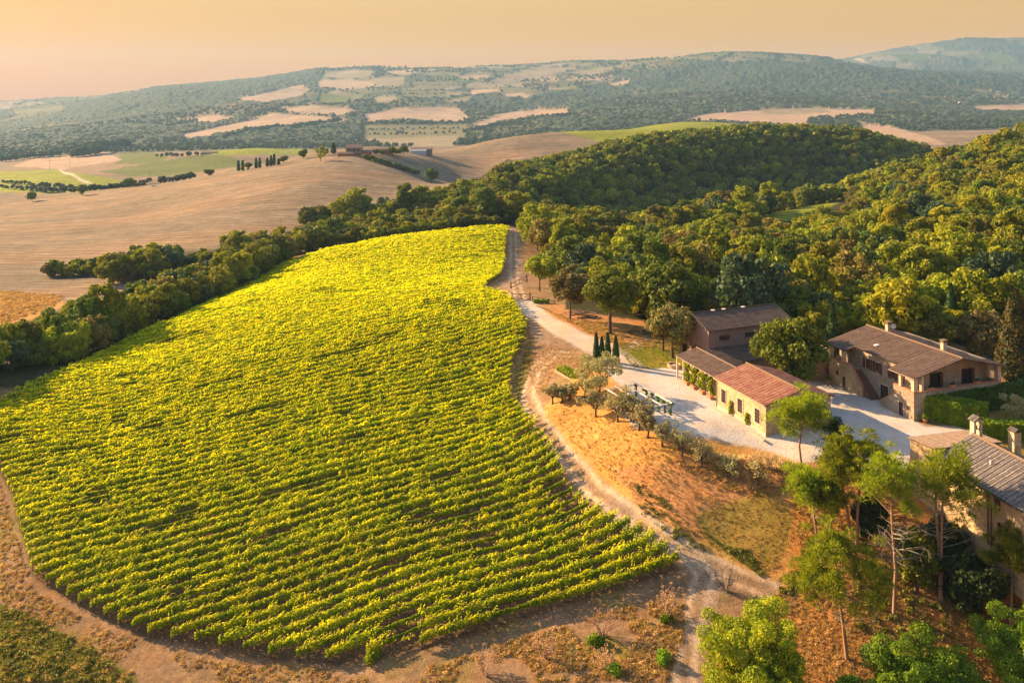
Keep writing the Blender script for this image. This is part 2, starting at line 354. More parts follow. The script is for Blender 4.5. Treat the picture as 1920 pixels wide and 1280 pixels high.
def stone_mat(name, c1, c2, c3, scale=2.2, mortar=(0.36, 0.27, 0.18), bump=0.05):
    """rubble stone wall: irregular stones, each with its own tone"""
    m, nt, o = new_mat(name); n = N(nt)
    tcn = n('ShaderNodeTexCoord'); mp = n('ShaderNodeMapping', {'Vector': (tcn, 'Object'), 'Scale': (1, 1, 1.7)})
    wob = n.noise(3.0, (tcn, 'Object'), 2); wv = n('ShaderNodeVectorMath', {0: (mp, 0), 1: (n('ShaderNodeVectorMath', {0: (wob, 'Color'), 'Scale': 0.25}, operation='SCALE'), 0)}, operation='ADD')
    vo = n('ShaderNodeTexVoronoi', {'Vector': (wv, 0), 'Scale': scale}); ve = n('ShaderNodeTexVoronoi', {'Vector': (wv, 0), 'Scale': scale}, feature='DISTANCE_TO_EDGE')
    sp = n('ShaderNodeSeparateColor', {0: (vo, 'Color')})
    c = n.mix((sp, 0), c1, c2); c = n.mix(n.maprange((sp, 1), 0.6, 1, 0, 1), c, c3)
    big = n.noise(0.35, (tcn, 'Object'), 4); 
    e = n.maprange((ve, 'Distance'), 0.0, 0.07, 0, 1); c = n.mix(e, mortar, c)
    hv = n('ShaderNodeHueSaturation', {'Value': n.maprange(big, 0.3, 0.7, 0.78, 1.2)}); lk(nt, c, 2, hv, 'Color')
    b = n('ShaderNodeBsdfPrincipled', {'Base Color': (hv, 0), 'Roughness': 0.92, 'Specular IOR Level': 0.15})
    bu = n('ShaderNodeBump', {'Strength': 0.7, 'Distance': bump, 'Height': n.add(e, n.mul((n.noise(9, (tcn, 'Object'), 3), 0), 0.5))}); lk(nt, bu, 0, b, 'Normal')
    lk(nt, b, 0, o, 'Surface'); return m

def tile_mat(name, c1, c2, c3, w=0.42, bump=0.06):
    """clay pan tiles; the mesh is laid with x down the slope and y along the ridge in its uv map"""
    m, nt, o = new_mat(name); n = N(nt)
    uv = n('ShaderNodeUVMap', uv_map='uv')
    br = n('ShaderNodeTexBrick', {'Vector': (uv, 0), 'Color1': c1 + (1,), 'Color2': c2 + (1,), 'Mortar': tuple(x * 0.35 for x in c1) + (1,), 'Scale': 1.0, 'Mortar Size': 0.028, 'Brick Width': w * 0.55, 'Row Height': w, 'Bias': -0.1, 'Mortar Smooth': 0.4}, offset=0.0)
    nz = n.noise(0.7, (uv, 0), 4, 0.7); c = n.mix(n.maprange(nz, 0.42, 0.75, 0, 0.85), (br, 'Color'), c3)
    nf = n.noise(5, (uv, 0), 3, 0.7)
    hv = n('ShaderNodeHueSaturation', {'Value': n.maprange(nf, 0.3, 0.7, 0.6, 1.4)}); lk(nt, c, 2, hv, 'Color')
    b = n('ShaderNodeBsdfPrincipled', {'Base Color': (hv, 0), 'Roughness': 0.9, 'Specular IOR Level': 0.2})
    wv = n('ShaderNodeTexWave', {'Vector': (uv, 0), 'Scale': 0.31416 / (w * 0.55) , 'Distortion': 0.3}, bands_direction='X')
    bu = n('ShaderNodeBump', {'Strength': 0.9, 'Distance': bump, 'Height': n.add((wv, 'Fac'), n.mul((br, 'Fac'), -0.6))}); lk(nt, bu, 0, b, 'Normal')
    lk(nt, b, 0, o, 'Surface'); return m

M_ground = ground_mat()
bark = plain_mat('bark', (0.10, 0.072, 0.05), 0.4, 6, 0.95, 0.03)
bark_pine = plain_mat('pine_bark', (0.30, 0.19, 0.12), 0.35, 5, 0.95, 0.03)
bark_grey = plain_mat('grey_bark', (0.27, 0.23, 0.19), 0.3, 5, 0.95, 0.02)
twig_dry = plain_mat('dry_twigs', (0.40, 0.26, 0.17), 0.3, 5, 0.95)

# ---------------------------------------------------------------- land cover: which ground lies where
C = dict(dry=(0.42, 0.215, 0.09), verge=(0.26, 0.165, 0.095), track=(0.29, 0.195, 0.13), gravel=(0.53, 0.50, 0.49), lawn=(0.22, 0.22, 0.02), drygrass=(0.47, 0.255, 0.075),
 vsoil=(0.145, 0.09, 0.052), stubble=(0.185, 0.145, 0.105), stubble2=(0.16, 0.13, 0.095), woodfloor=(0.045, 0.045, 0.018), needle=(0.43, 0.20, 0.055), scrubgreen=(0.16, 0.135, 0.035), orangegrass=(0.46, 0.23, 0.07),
 vgreen=(0.20, 0.23, 0.018), vgreen2=(0.10, 0.125, 0.025), farwood=(0.050, 0.072, 0.046), fartan=(0.33, 0.235, 0.165), farpale=(0.22, 0.18, 0.12), fargrove=(0.15, 0.14, 0.07), farmix=(0.12, 0.11, 0.06), path=(0.54, 0.46, 0.40), greenpatch=(0.25, 0.185, 0.04))  # farwood is blued, with part of the haze put into its colour
NAMES = list(C)
VINE = [(955,422),(850,432),(750,448),(650,465),(600,476),(560,490),(500,512),(430,552),(330,606),(240,641),(150,689),(60,727),(-20,765),(-60,800),(-10,870),(20,930),(40,1010),(60,1082),(160,1145),(270,1195),(400,1218),(520,1238),(640,1247),(808,1215),(1283,1069),(1240,1030),(1180,990),(1110,965),(1062,920),(1042,865),(1000,800),(965,768),(953,730),(958,690),(985,640),(986,615),(970,582),(945,557),(905,549),(912,535),(938,520),(946,490),(947,455),(955,430)]
TRACK = [(955,428),(972,428),(976,470),(978,520),(985,560),(1060,620),(1110,655),(1100,672),(1060,660),(1020,690),(1010,740),(1020,790),(1075,850),(1125,905),(1180,950),(1250,1000),(1330,1050),(1400,1083),(1480,1118),(1478,1138),(1400,1116),(1350,1108),(1338,1160),(1325,1220),(1318,1300),(1262,1300),(1278,1200),(1292,1130),(1292,1085),(1240,1030),(1150,970),(1090,910),(1050,850),(1010,800),(985,770),(980,735),(990,690),(1010,640),(975,600),(930,560),(905,548),(935,540),(950,520),(952,470)]
YARD = [(1160,672),(1180,690),(1225,690),(1275,688),(1300,715),(1345,744),(1345,700),(1440,690),(1530,705),(1570,712),(1690,770),(1735,800),(1800,800),(1840,822),(1700,860),(1720,880),(1640,885),(1560,862),(1500,866),(1440,845),(1330,822),(1262,812),(1190,800),(1150,760),(1175,730),(1140,700),(1130,672)]
DRIVE = [(962,564),(998,564),(1042,597),(1100,626),(1160,646),(1188,670),(1218,693),(1215,742),(1180,725),(1156,690),(1130,670),(1088,654),(1028,620),(983,590)]
W = 7000
ZONES = [ # name, polygon in picture columns/rows, nearest and farthest distance (survey units), class
 ([(-3000,-500),(5000,-500),(5000,3000),(-3000,3000)], 1650, W, 'farwood'),
 ([(-3000,-500),(5000,-500),(5000,3000),(-3000,3000)], 600, 1650, 'stubble2'),
 ([(-3000,-500),(5000,-500),(5000,3000),(-3000,3000)], 300, 600, 'stubble'),
 ([(-3000,-500),(5000,-500),(5000,3000),(-3000,3000)], 0, 300, 'verge'),
 # bank, pine slope
 ([(1040,745),(1240,780),(1500,860),(1700,880),(1720,1000),(1600,1060),(1450,1090),(1330,1040),(1180,940),(1120,890),(1060,830),(1010,770)], 85, 140, 'drygrass'),
 ([(1150,880),(1330,850),(1480,880),(1500,960),(1440,1060),(1350,1030),(1200,950)], 85, 130, 'dry'),
 ([(1300,965),(1370,940),(1440,915),(1490,960),(1475,1030),(1440,1075),(1380,1050),(1330,1025)], 85, 115, 'greenpatch'),
 ([(1500,880),(2300,880),(2400,1400),(1330,1400),(1340,1230),(1440,1130),(1480,1080)], 40, 99, 'needle'),
 ([(1150,660),(1280,640),(1330,700),(1250,690),(1190,690)], 115, 160, 'lawn'),
 ([(1000,560),(1200,600),(1300,640),(1180,640),(1110,650),(1040,600)], 125, 190, 'dry'),
 ([(985,575),(1000,600),(985,640),(1010,690),(990,740),(960,760),(965,700),(990,650)], 100, 200, 'scrubgreen'),
 ([(1150,700),(1180,730),(1140,760),(1100,740),(1050,770),(1080,690)], 100, 150, 'drygrass'),
 ([(1780,780),(1990,720),(2100,860),(1840,900)], 90, 140, 'greenpatch'),
 # foreground strip
 ([(-200,1120),(60,1150),(160,1200),(260,1270),(240,1400),(-300,1400)], 40, 110, 'scrubgreen'),
 ([(1080,1215),(1150,1190),(1180,1215),(1150,1255),(1090,1250)], 40, 100, 'greenpatch'),
 # woods floor
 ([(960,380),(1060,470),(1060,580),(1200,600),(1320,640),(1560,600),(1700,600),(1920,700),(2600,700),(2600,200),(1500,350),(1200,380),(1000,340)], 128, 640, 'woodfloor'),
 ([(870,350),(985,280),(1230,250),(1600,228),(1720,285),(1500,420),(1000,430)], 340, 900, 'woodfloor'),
 ([(1430,404),(1460,392),(1510,384),(1572,379),(1540,395),(1480,413),(1450,420)], 340, 420, 'vgreen'),
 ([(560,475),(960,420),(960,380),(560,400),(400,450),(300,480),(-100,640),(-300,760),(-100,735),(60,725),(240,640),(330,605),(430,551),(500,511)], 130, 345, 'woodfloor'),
 ([(-400,520),(80,515),(330,490),(230,545),(0,620),(-400,700)], 190, 345, 'stubble2'),  # strip below the field: its shade is put in as a dull tone
 ([(-400,560),(0,560),(100,555),(130,570),(60,600),(0,620),(-400,720)], 190, 345, 'orangegrass'),
 # middle distance
 ([(1036,247),(1200,234),(1400,218),(1500,226),(1300,262),(1230,284),(1190,284),(1110,266)], 700, 1600, 'vgreen'),
 ([(840,262),(1040,246),(1190,280),(960,300),(860,290)], 620, 1200, 'stubble2'),
 ([(-300,318),(90,316),(180,330),(270,345),(150,365),(0,360),(-300,380)], 780, 1180, 'vgreen'),
 ([(104,316),(110,316),(176,345),(164,345)], 780, 1180, 'path'),
 ([(185,322),(290,304),(400,288),(440,295),(460,310),(330,330),(250,330)], 780, 1300, 'vgreen2'),
 ([(230,280),(320,290),(300,305),(215,308)], 1000, 1650, 'vgreen2'),
 ([(380,285),(440,276),(560,278),(600,290),(480,290),(400,292)], 900, 1650, 'vgreen'),
 ([(60,300),(200,285),(230,300),(120,318),(20,312)], 1000, 1800, 'fartan'),
 # hazy hills: fields and groves
 ([(440,185),(500,172),(560,158),(580,168),(560,182),(490,194)], 2300, 4600, 'fartan'),
 ([(515,203),(600,197),(650,200),(668,210),(640,218),(560,215)], 1900, 4000, 'fartan'),
 ([(350,225),(400,215),(440,222),(400,232)], 1900, 4000, 'fartan'),
 ([(330,255),(400,240),(480,222),(510,212),(600,218),(650,222),(640,232),(540,238),(460,245),(400,256),(360,265)], 1650, 4000, 'fartan'),
 ([(680,215),(740,203),(830,196),(860,205),(880,222),(850,232),(760,225),(690,232)], 1900, 4000, 'fartan'),
 ([(880,235),(940,212),(1000,206),(1060,205),(1070,215),(1000,220),(930,232),(900,245)], 1900, 4000, 'fartan'),
 ([(680,232),(880,232),(870,262),(680,262)], 1650, 3000, 'fargrove'),
 ([(670,262),(860,255),(850,275),(740,275)], 1000, 3000, 'farpale'),
 ([(610,135),(1140,118),(1160,150),(980,185),(900,170),(860,200),(690,205),(600,200),(590,160)], 2300, 5600, 'farmix'),
 ([(606,134),(650,131),(700,134),(695,145),(640,149),(610,144)], 2300, 5600, 'farpale'), ([(590,152),(650,149),(712,154),(700,164),(640,169),(596,164)], 2300, 5600, 'fartan'),
 ([(698,147),(730,143),(758,148),(750,162),(705,165)], 2300, 5600, 'farpale'), ([(861,142),(918,140),(915,147),(865,149)], 2300, 5600, 'fartan'), ([(921,151),(978,150),(976,164),(930,160)], 2300, 5600, 'farpale'),
 ([(875,170),(935,166),(940,174),(880,178)], 2300, 5600, 'fartan'), ([(940,176),(985,174),(984,184),(945,185)], 2300, 5600, 'fartan'), ([(700,184),(735,180),(740,190),(705,194)], 2300, 5600, 'farpale'),
 ([(1180,120),(1230,115),(1235,120),(1185,126)], 3300, 5600, 'farpale'), ([(20,205),(110,198),(130,206),(30,216)], 3500, W, 'fargrove'), ([(720,124),(820,124),(815,129),(725,130)], 3300, 5600, 'vgreen2'),
 ([(745,165),(830,160),(840,185),(750,182)], 2300, 5600, 'fargrove'),
 ([(600,175),(660,180),(650,195),(590,195)], 2300, 5600, 'vgreen2'),
  ([(950,140),(1050,125),(1060,135),(1010,150),(930,150)], 2300, 5600, 'farpale'),
 ([(1130,120),(1300,108),(1290,122),(1200,135)], 3300, 5600, 'farmix'),
 ([(1140,156),(1178,148),(1176,158),(1150,162)], 2300, 5600, 'fartan'),
 ([(1260,225),(1330,212),(1500,202),(1640,205),(1640,215),(1520,222),(1510,238),(1400,232)], 1500, 3200, 'fartan'),
 ([(1420,205),(1540,200),(1560,210),(1440,216)], 2000, 3200, 'farpale'),
 ([(1610,232),(1660,236),(1740,256),(1775,270),(1750,280),(1690,282),(1620,262)], 1200, 2100, 'fartan'),
 ([(1820,200),(1930,192),(2300,190),(2300,212),(1830,210)], 2000, 3200, 'fartan'),
 ([(1720,185),(1840,178),(1930,182),(1900,192),(1760,195)], 2000, 3600, 'farmix'),
 ([(1600,112),(1660,104),(1760,100),(1800,110),(1700,122),(1630,122)], 5300, W, 'fartan'),
 ([(1600,100),(2400,80),(2400,140),(1640,128)], 5300, W, 'farmix'),
 ([(-400,195),(60,190),(150,200),(120,215),(0,230),(-400,240)], 4300, W, 'farmix'),
 # near: vineyard, roads, yard (last, on top)
 (VINE, 60, 330, 'vsoil'), (TRACK, 60, 330, 'track'), (YARD, 80, 140, 'gravel'), (DRIVE, 100, 190, 'path'),
 ([(1180,640),(1215,632),(1225,636),(1180,652)], 120, 170, 'path'),
]
def grid():
    pxs = np.concatenate([np.linspace(-1500, -40, 60)[:-1], np.linspace(-40, 1960, 960), np.linspace(1960, 3400, 60)[1:]])
    t = (pxs - 960) / F
    ln = np.log
    b = np.concatenate([np.linspace(ln(30), ln(74), 20)[:-1], np.linspace(ln(74), ln(320), 480)[:-1], np.linspace(ln(320), ln(1700), 260)[:-1], np.linspace(ln(1700), ln(6900), 260)])
    return pxs, t, np.exp(b) * K
def build_ground():
    pxs, t, Ys = grid(); nc, nr = len(t), len(Ys)
    TT, YY = np.meshgrid(t, Ys); X = TT * YY; Z = H(X, YY)
    y14 = YY / K
    far = smooth01((y14 - 1500) / 600)
    PX, PY = proj(X, YY, Z)
    # borders of fields wander a little
    wob = 3.5 * fbm(X / (y14 * 0.012), YY / (y14 * 0.03), 31, 3)
    wob2 = 3.5 * fbm(X / (y14 * 0.012), YY / (y14 * 0.03), 57, 3)
    QX = PX + wob * np.where(y14 > 1500, 1.6, 0.9); QY = PY + wob2 * np.where(y14 > 1500, 0.5, 0.6)
    cls = np.zeros(X.shape, dtype=np.int32)
    for poly, y0, y1, c in ZONES:
        sel = (y14 >= y0) & (y14 < y1)
        rows = np.where(sel.any(axis=1))[0]
        if len(rows) == 0: continue
        r0, r1 = rows[0], rows[-1] + 1
        ins = pip(QX[r0:r1], QY[r0:r1], poly) & sel[r0:r1]
        cls[r0:r1][ins] = NAMES.index(c)
    # small parcels on the far slopes, each with its own crop, woods left between them
    def parcels(sel, su, sv, seed, table):
        u = X[sel] / su + .15 * YY[sel] / sv; v = YY[sel] / sv; iu = np.floor(u).astype(int); iv = np.floor(v).astype(int); best = np.full(u.shape, 9.0); b2 = np.full(u.shape, 9.0); idd = np.zeros(u.shape)
        for a_ in (-1, 0, 1):
            for b_ in (-1, 0, 1):
                cu = iu + a_; cv = iv + b_; d_ = np.hypot(cu + _h(cu, cv, seed) - u, cv + _h(cu, cv, seed + 1) - v); h_ = _h(cu, cv, seed + 2); nb_ = d_ < best
                b2 = np.where(nb_, best, np.minimum(b2, d_)); idd = np.where(nb_, h_, idd); best = np.where(nb_, d_, best)
        k_ = np.array([NAMES.index(t) for t in table])[np.clip((idd * len(table)).astype(int), 0, len(table) - 1)]
        cls[sel] = np.where(b2 - best < .09, NAMES.index('farwood'), k_)
    parcels((cls == NAMES.index('farmix')), 210.0, 260.0, 51, ['farwood', 'farpale', 'fargrove', 'farmix', 'fartan', 'vgreen2', 'farwood', 'farpale', 'fargrove', 'farmix'])
    parcels((cls == NAMES.index('farwood')) & (y14 > 1650) & (fbm(X / 520, YY / 620, 88, 2) > .06), 190.0, 230.0, 53, ['farwood', 'fargrove', 'farmix', 'farpale', 'farwood', 'vgreen2', 'farwood', 'fargrove', 'farwood'])
    tab = np.array([C[k] for k in NAMES]); cov = tab[cls]
    # soften the borders by a small blur in the near field
    for _ in range(2):
        cov[1:-1, 1:-1] = (cov[1:-1, 1:-1] * 2 + cov[:-2, 1:-1] + cov[2:, 1:-1] + cov[1:-1, :-2] + cov[1:-1, 2:]) / 6
    # wheel ruts and wear along the track, dry patches elsewhere
    wear = fbm(X / 3.0, YY / 3.0, 77, 4); cov *= (1 + 0.22 * wear * (1 - far))[..., None]
    g = smooth01(fbm(X / 6.0, YY / 6.0, 91, 4) * 2.2 - 0.15); near = (y14 < 320)
    for nm, tint, amt in (('drygrass', (0.30, 0.24, 0.04), .6), ('dry', (0.50, 0.26, 0.12), .7), ('verge', (0.20, 0.17, 0.05), .55), ('track', (0.50, 0.37, 0.26), .5), ('greenpatch', (0.34, 0.2, 0.1), .5), ('scrubgreen', (0.30, 0.17, 0.06), .4), ('needle', (0.50, 0.24, 0.08), .6), ('lawn', (0.42, 0.27, 0.07), .7), ('vsoil', (0.16, 0.13, 0.05), .4)):
        s = ((cls == NAMES.index(nm)) & near)[..., None] * (g * amt)[..., None]; cov = cov * (1 - s) + np.array(tint) * s
    sw = smooth01(fbm((X * .9 + YY * .3) / 90.0, (YY - .35 * X) / 26.0, 61, 4) * 1.6 + .42)[..., None] * .75; ss = np.isin(cls, [NAMES.index('stubble'), NAMES.index('stubble2')])[..., None]  # broad sweeps put shading patches and orange highlights into the stubble colour
    cov = np.where(ss, cov * (1 - sw) + np.array((0.245, 0.165, 0.105)) * sw, cov)
    rf = np.where(Ys / K > 1600)[0][0]
    for _ in range(2): cov[rf:-1, 1:-1] = (cov[rf:-1, 1:-1] + .5 * (cov[rf - 1:-2, 1:-1] + cov[rf + 1:, 1:-1]) + cov[rf:-1, :-2] + cov[rf:-1, 2:]) / 4
    # wheel ruts: pale, worn lines on both sides of each centre line
    for line in ([(962, 430), (963, 480), (964, 520), (975, 560)], [(1100, 664), (1040, 664), (1002, 695), (988, 740), (1008, 790), (1058, 850), (1118, 920), (1200, 985), (1300, 1048), (1322, 1078), (1310, 1130), (1292, 1200), (1282, 1275)], [(1200, 980), (1310, 1045), (1400, 1088), (1470, 1118)]):
        w_ = [q_ for q_ in (G(a, b, 60, 345) for a, b in line) if q_]; rr = np.where((Ys > 75 * K) & (Ys < 330 * K))[0]; r0, r1 = rr[0], rr[-1] + 1
        xx = X[r0:r1]; yy = YY[r0:r1]; D = np.full(xx.shape, 99.0)
        for (ax, ay, _), (bx, by, _) in zip(w_[:-1], w_[1:]):
            L2 = (bx - ax) ** 2 + (by - ay) ** 2; t_ = np.clip(((xx - ax) * (bx - ax) + (yy - ay) * (by - ay)) / L2, 0, 1); D = np.minimum(D, np.hypot(xx - ax - t_ * (bx - ax), yy - ay - t_ * (by - ay)))
        D = D + .5 * fbm(xx / 5, yy / 5, 3, 3)
        rut = (np.exp(-((D - .95) / .42) ** 2) * .9 * (.6 + .8 * vnoise(xx / 4, yy / 4, 8)))[..., None]; mid = (np.exp(-(D / .4) ** 2) * .35)[..., None]
        cc = cov[r0:r1]; cc = cc * (1 - mid) + np.array((0.26, 0.19, 0.11)) * mid; cov[r0:r1] = cc * (1 - rut) + np.array((0.47, 0.355, 0.255)) * rut
    msk = np.zeros(X.shape + (3,))
    msk[..., 0] = np.isin(cls, [NAMES.index(k) for k in ('farwood',)]) * 1.0 + np.isin(cls, [NAMES.index('farmix')]) * 0.8
    msk[..., 1] = np.isin(cls, [NAMES.index(k) for k in ('stubble', 'stubble2', 'fartan')]) * 0.6
    msk[..., 2] = np.isin(cls, [NAMES.index(k) for k in ('vgreen', 'vgreen2', 'fargrove')]) * 0.85
    # woods on the far hills stand proud of the fields
    Z = Z + msk[..., 0] * far * (6 + 9 * (vnoise(X / 11.0, YY / 16.0, 3) - 0.5) + 7 * (vnoise(X / 30.0, YY / 45.0, 4) - .5))
    idx = np.arange(nc * nr).reshape(nr, nc)
    q = np.stack([idx[:-1, :-1], idx[:-1, 1:], idx[1:, 1:], idx[1:, :-1]], axis=-1)
    qc = cls[:-1, :-1]; qy = y14[:-1, :-1]
    V = np.stack([X, YY, Z], axis=-1).reshape(-1, 3); CV = np.concatenate([cov, np.ones(X.shape + (1,))], axis=-1).reshape(-1, 4); MK = np.concatenate([msk, np.where(np.isin(cls, [NAMES.index('gravel'), NAMES.index('path')]), .3, 1.0)[..., None]], axis=-1).reshape(-1, 4)
    I = lambda *k: [NAMES.index(x) for x in k]
    part = np.zeros(qc.shape, dtype=np.int32)
    part[qy >= 1650] = 1
    part[(qc == I('vsoil')[0])] = 2; part[qc == I('track')[0]] = 3; part[qc == I('gravel')[0]] = 4; part[(qc == I('path')[0])] = 5; part[qc == I('lawn')[0]] = 6; part[np.isin(qc, I('stubble')) & (qy < 1650)] = 7
    names = ['ground', 'hills', 'vineyard_soil', 'dirt_track', 'gravel_yard', 'gravel_path', 'lawn', 'stubble_field']
    lab = ['dry earth and rough grass around the vineyard, bank and woods', 'hazy wooded hills with pale fields on the skyline', 'bare soil between the rows of vines', 'pale dirt track winding between vineyard and bank', 'pale gravel yard between the stone buildings', 'gravel drive from the wooden gate to the yard', 'green lawn beside the barn and the house', 'harvested golden stubble field on the round hill']
    for k, nm in enumerate(names):
        f = q[part == k]
        if len(f) == 0: continue
        u, inv = np.unique(f.ravel(), return_inverse=True)
        me = mesh_np(nm, V[u], inv.reshape(-1, 4), True)
        for an, arr in (('cover', CV), ('mask', MK)):
            a = me.attributes.new(an, 'FLOAT_COLOR', 'POINT'); a.data.foreach_set('color', arr[u].astype(np.float32).ravel())
        o = link(nm, me, M_ground); tag(o, lab[k], None, None, 'structure')
build_ground()
# ---------------------------------------------------------------- trees
def rng_(s): return np.random.default_rng(s)
def quads(P, Nn, su, sv, rng, curl=0.0, updir=None):
    """one small leaf face per point: centre P, facing Nn, half sizes su, sv"""
    n = len(P); Nn = Nn / (np.linalg.norm(Nn, axis=1, keepdims=True) + 1e-9)
    if updir is None: r = rng.normal(size=(n, 3))
    else: r = updir
    U = np.cross(Nn, r); U /= (np.linalg.norm(U, axis=1, keepdims=True) + 1e-9); V = np.cross(Nn, U)
    su = np.broadcast_to(su, (n,))[:, None]; sv = np.broadcast_to(sv, (n,))[:, None]
    v = np.stack([P - U * su * .6 - V * sv, P + U * su - V * sv * .35, P + U * su * .5 + V * sv, P - U * su + V * sv * .3], axis=1).reshape(-1, 3)
    f = np.arange(4 * n).reshape(n, 4); return v, f
def sph(n, rng, up=0.0):
    d = rng.normal(size=(n, 3)); d /= np.linalg.norm(d, axis=1, keepdims=True); d[:, 2] += up
    return d / np.linalg.norm(d, axis=1, keepdims=True)
def blob_leaves(cent, rad, n, size, rng, jit=0.55, squash=0.85, up=0.15, aspect=1.0):
    cent = np.array(cent, dtype=float); rad = np.array(rad, dtype=float)
    w = rad ** 2; k = rng.choice(len(rad), size=n, p=w / w.sum()); d = sph(n, rng, up)
    rr = rad[k] * (0.6 + 0.42 * rng.random(n) ** 0.6 + .3 * (rng.random(n) < .14) * rng.random(n))
    P = cent[k] + d * rr[:, None] * np.array([1, 1, squash])
    s = size * (0.6 + 0.8 * rng.random(n))
    return quads(P, d + jit * rng.normal(size=(n, 3)), s * aspect, s, rng)
def cat(parts):
    vs, fs, o = [], [], 0
    for v, f in parts: vs.append(v); fs.append(f + o); o += len(v)
    return np.concatenate(vs), np.concatenate(fs)
def crown_blobs(R, Hc, n, rng, zc, small=(0.28, 0.45), top=0.25, flat=1.0, spread=(.62, .92)):
    """lobes spread over an ellipsoid of radius R and half height Hc centred at height zc"""
    c, r = [(0, 0, zc)], [min(R, Hc) * 0.72]
    for i in range(n):
        d = sph(1, rng, top)[0]; q = rng.uniform(small[0], small[1]) * R
        f = rng.uniform(*spread)
        c.append((d[0] * (R * f - q * .2), d[1] * (R * f - q * .2), zc + d[2] * (Hc * f - q * .2) * flat)); r.append(q)
    return c, r
def limbs(mb, base_r, z0, targets, rng, n=6, split=0.35, lean=(0, 0), bend=0.3):
    """tapered trunk to z0, then one bent limb to each target"""
    top = Vector((lean[0], lean[1], z0)); mid = Vector((lean[0] * .4 + rng.normal() * .05, lean[1] * .4 + rng.normal() * .05, z0 * .5))
    mb.tube([(0, 0, -0.5), (0, 0, 0.15), mid, top], [base_r * 1.5, base_r * 1.15, base_r * .9, base_r * .75], n)
    for t in targets:
        t = Vector(t); h = (t - top)
        m = top + h * 0.5 + Vector((rng.normal(), rng.normal(), abs(rng.normal()))) * h.length * bend * .3
        r = base_r * rng.uniform(.28, .5)
        mb.tube([top - Vector((0, 0, .1)), m, t], [r, r * .65, r * .2], 5, False)
def broad(seed, Ht, R, trunk=0.28, leaves=2600, size=0.36, nb=22, bark_m=None, small=(0.26, 0.42), tr=0.22, squash=.85, core=True, hc=None, spread=(.62, .95), jit=.6):
    rng = rng_(seed); z0 = Ht * trunk; hc = hc or (Ht - z0 * .8) / 2; zc = Ht - hc
    c, r = crown_blobs(R, hc, nb, rng, zc, small, spread=spread)
    mb = MB(); limbs(mb, tr, min(z0, zc), [c[i] for i in range(1, min(len(c), 9))], rng)
    v, f = blob_leaves(c, r, leaves, size, rng, squash=squash, jit=jit)
    return mb, v, f
def cypress_shape(seed, Ht, R, leaves=1500, size=0.2):
    rng = rng_(seed); z = rng.random(leaves) ** .85; a = rng.random(leaves) * 2 * math.pi
    prof = R * np.minimum(1, (z * 9 + .35)) * (1 - z ** 2.2) ** .8 * (1 + .16 * np.sin(a * 3 + z * 21) + .1 * rng.normal(size=leaves))
    prof = np.maximum(prof, .03)
    P = np.stack([np.cos(a) * prof, np.sin(a) * prof, .35 + z * (Ht - .4)], 1)
    Nn = np.stack([np.cos(a), np.sin(a), np.full(leaves, .25)], 1) + .35 * rng.normal(size=(leaves, 3))
    s = size * (.6 + .7 * rng.random(leaves)); v, f = quads(P, Nn, s * .7, s * 1.6, rng, updir=np.tile(np.array([[1.0, 0.3, 0.0]]), (leaves, 1)) + .2 * rng.normal(size=(leaves, 3)))
    mb = MB(); mb.tube([(0, 0, -.5), (0, 0, Ht * .9)], [R * .3, R * .08], 6); return mb, v, f
def olive_shape(seed, Ht=3.6, R=2.0, leaves=1300, size=0.15, sparse=1.0, fork=3):
    rng = rng_(seed); mb = MB(); z0 = Ht * .28; c, r = [], []
    mb.tube([(0, 0, -.3), (.05, 0, .2), (.1 * rng.normal(), .1 * rng.normal(), z0)], [.26, .17, .13], 7)
    for k in range(fork + 2):
        a = 2 * math.pi * k / (fork + 2) + rng.normal() * .3; e = Vector((math.cos(a) * R * .55, math.sin(a) * R * .55, Ht * rng.uniform(.6, .78)))
        m = Vector((math.cos(a) * R * .3 + .1 * rng.normal(), math.sin(a) * R * .3, Ht * .45)); mb.tube([(0, 0, z0 - .05), m, e], [.1, .07, .03], 5, False)
        for j in range(4):
            p = e + Vector(rng.normal(size=3)) * R * .3; p.z = max(p.z, Ht * .42); mb.tube([m, e * .6 + p * .4, p], [.04, .03, .012], 4, False)
            c.append(tuple(p)); r.append(R * rng.uniform(.22, .36))
    c.append((0, 0, Ht * .8)); r.append(R * .4)
    v, f = blob_leaves(c, r, int(leaves * sparse), size, rng, jit=.9, squash=.8, aspect=.6); return mb, v, f
def tufts(cent, rad, n, ln, rng, wid=.055):
    """pine needles: thin blades fanning out and up from each twig"""
    cent = np.array(cent); rad = np.array(rad); w = rad ** 2; k = rng.choice(len(rad), size=n, p=w / w.sum())
    d = sph(n, rng, .25); P = cent[k] + d * rad[k][:, None] * (0.55 + .5 * rng.random(n))[:, None] * np.array([1, 1, .62])
    D = d + np.array([0, 0, .55]) + .35 * rng.normal(size=(n, 3)); D /= np.linalg.norm(D, axis=1, keepdims=True)
    S = np.cross(D, rng.normal(size=(n, 3))); S /= np.linalg.norm(S, axis=1, keepdims=True)
    L = (ln * (.6 + .8 * rng.random(n)))[:, None]; Wd = (wid * (.7 + .8 * rng.random(n)))[:, None]
    v = np.stack([P - S * Wd * .4, P + S * Wd * .4, P + D * L * .6 + S * Wd, P + D * L - S * Wd * .15], 1).reshape(-1, 3)
    return v, np.arange(4 * n).reshape(n, 4)
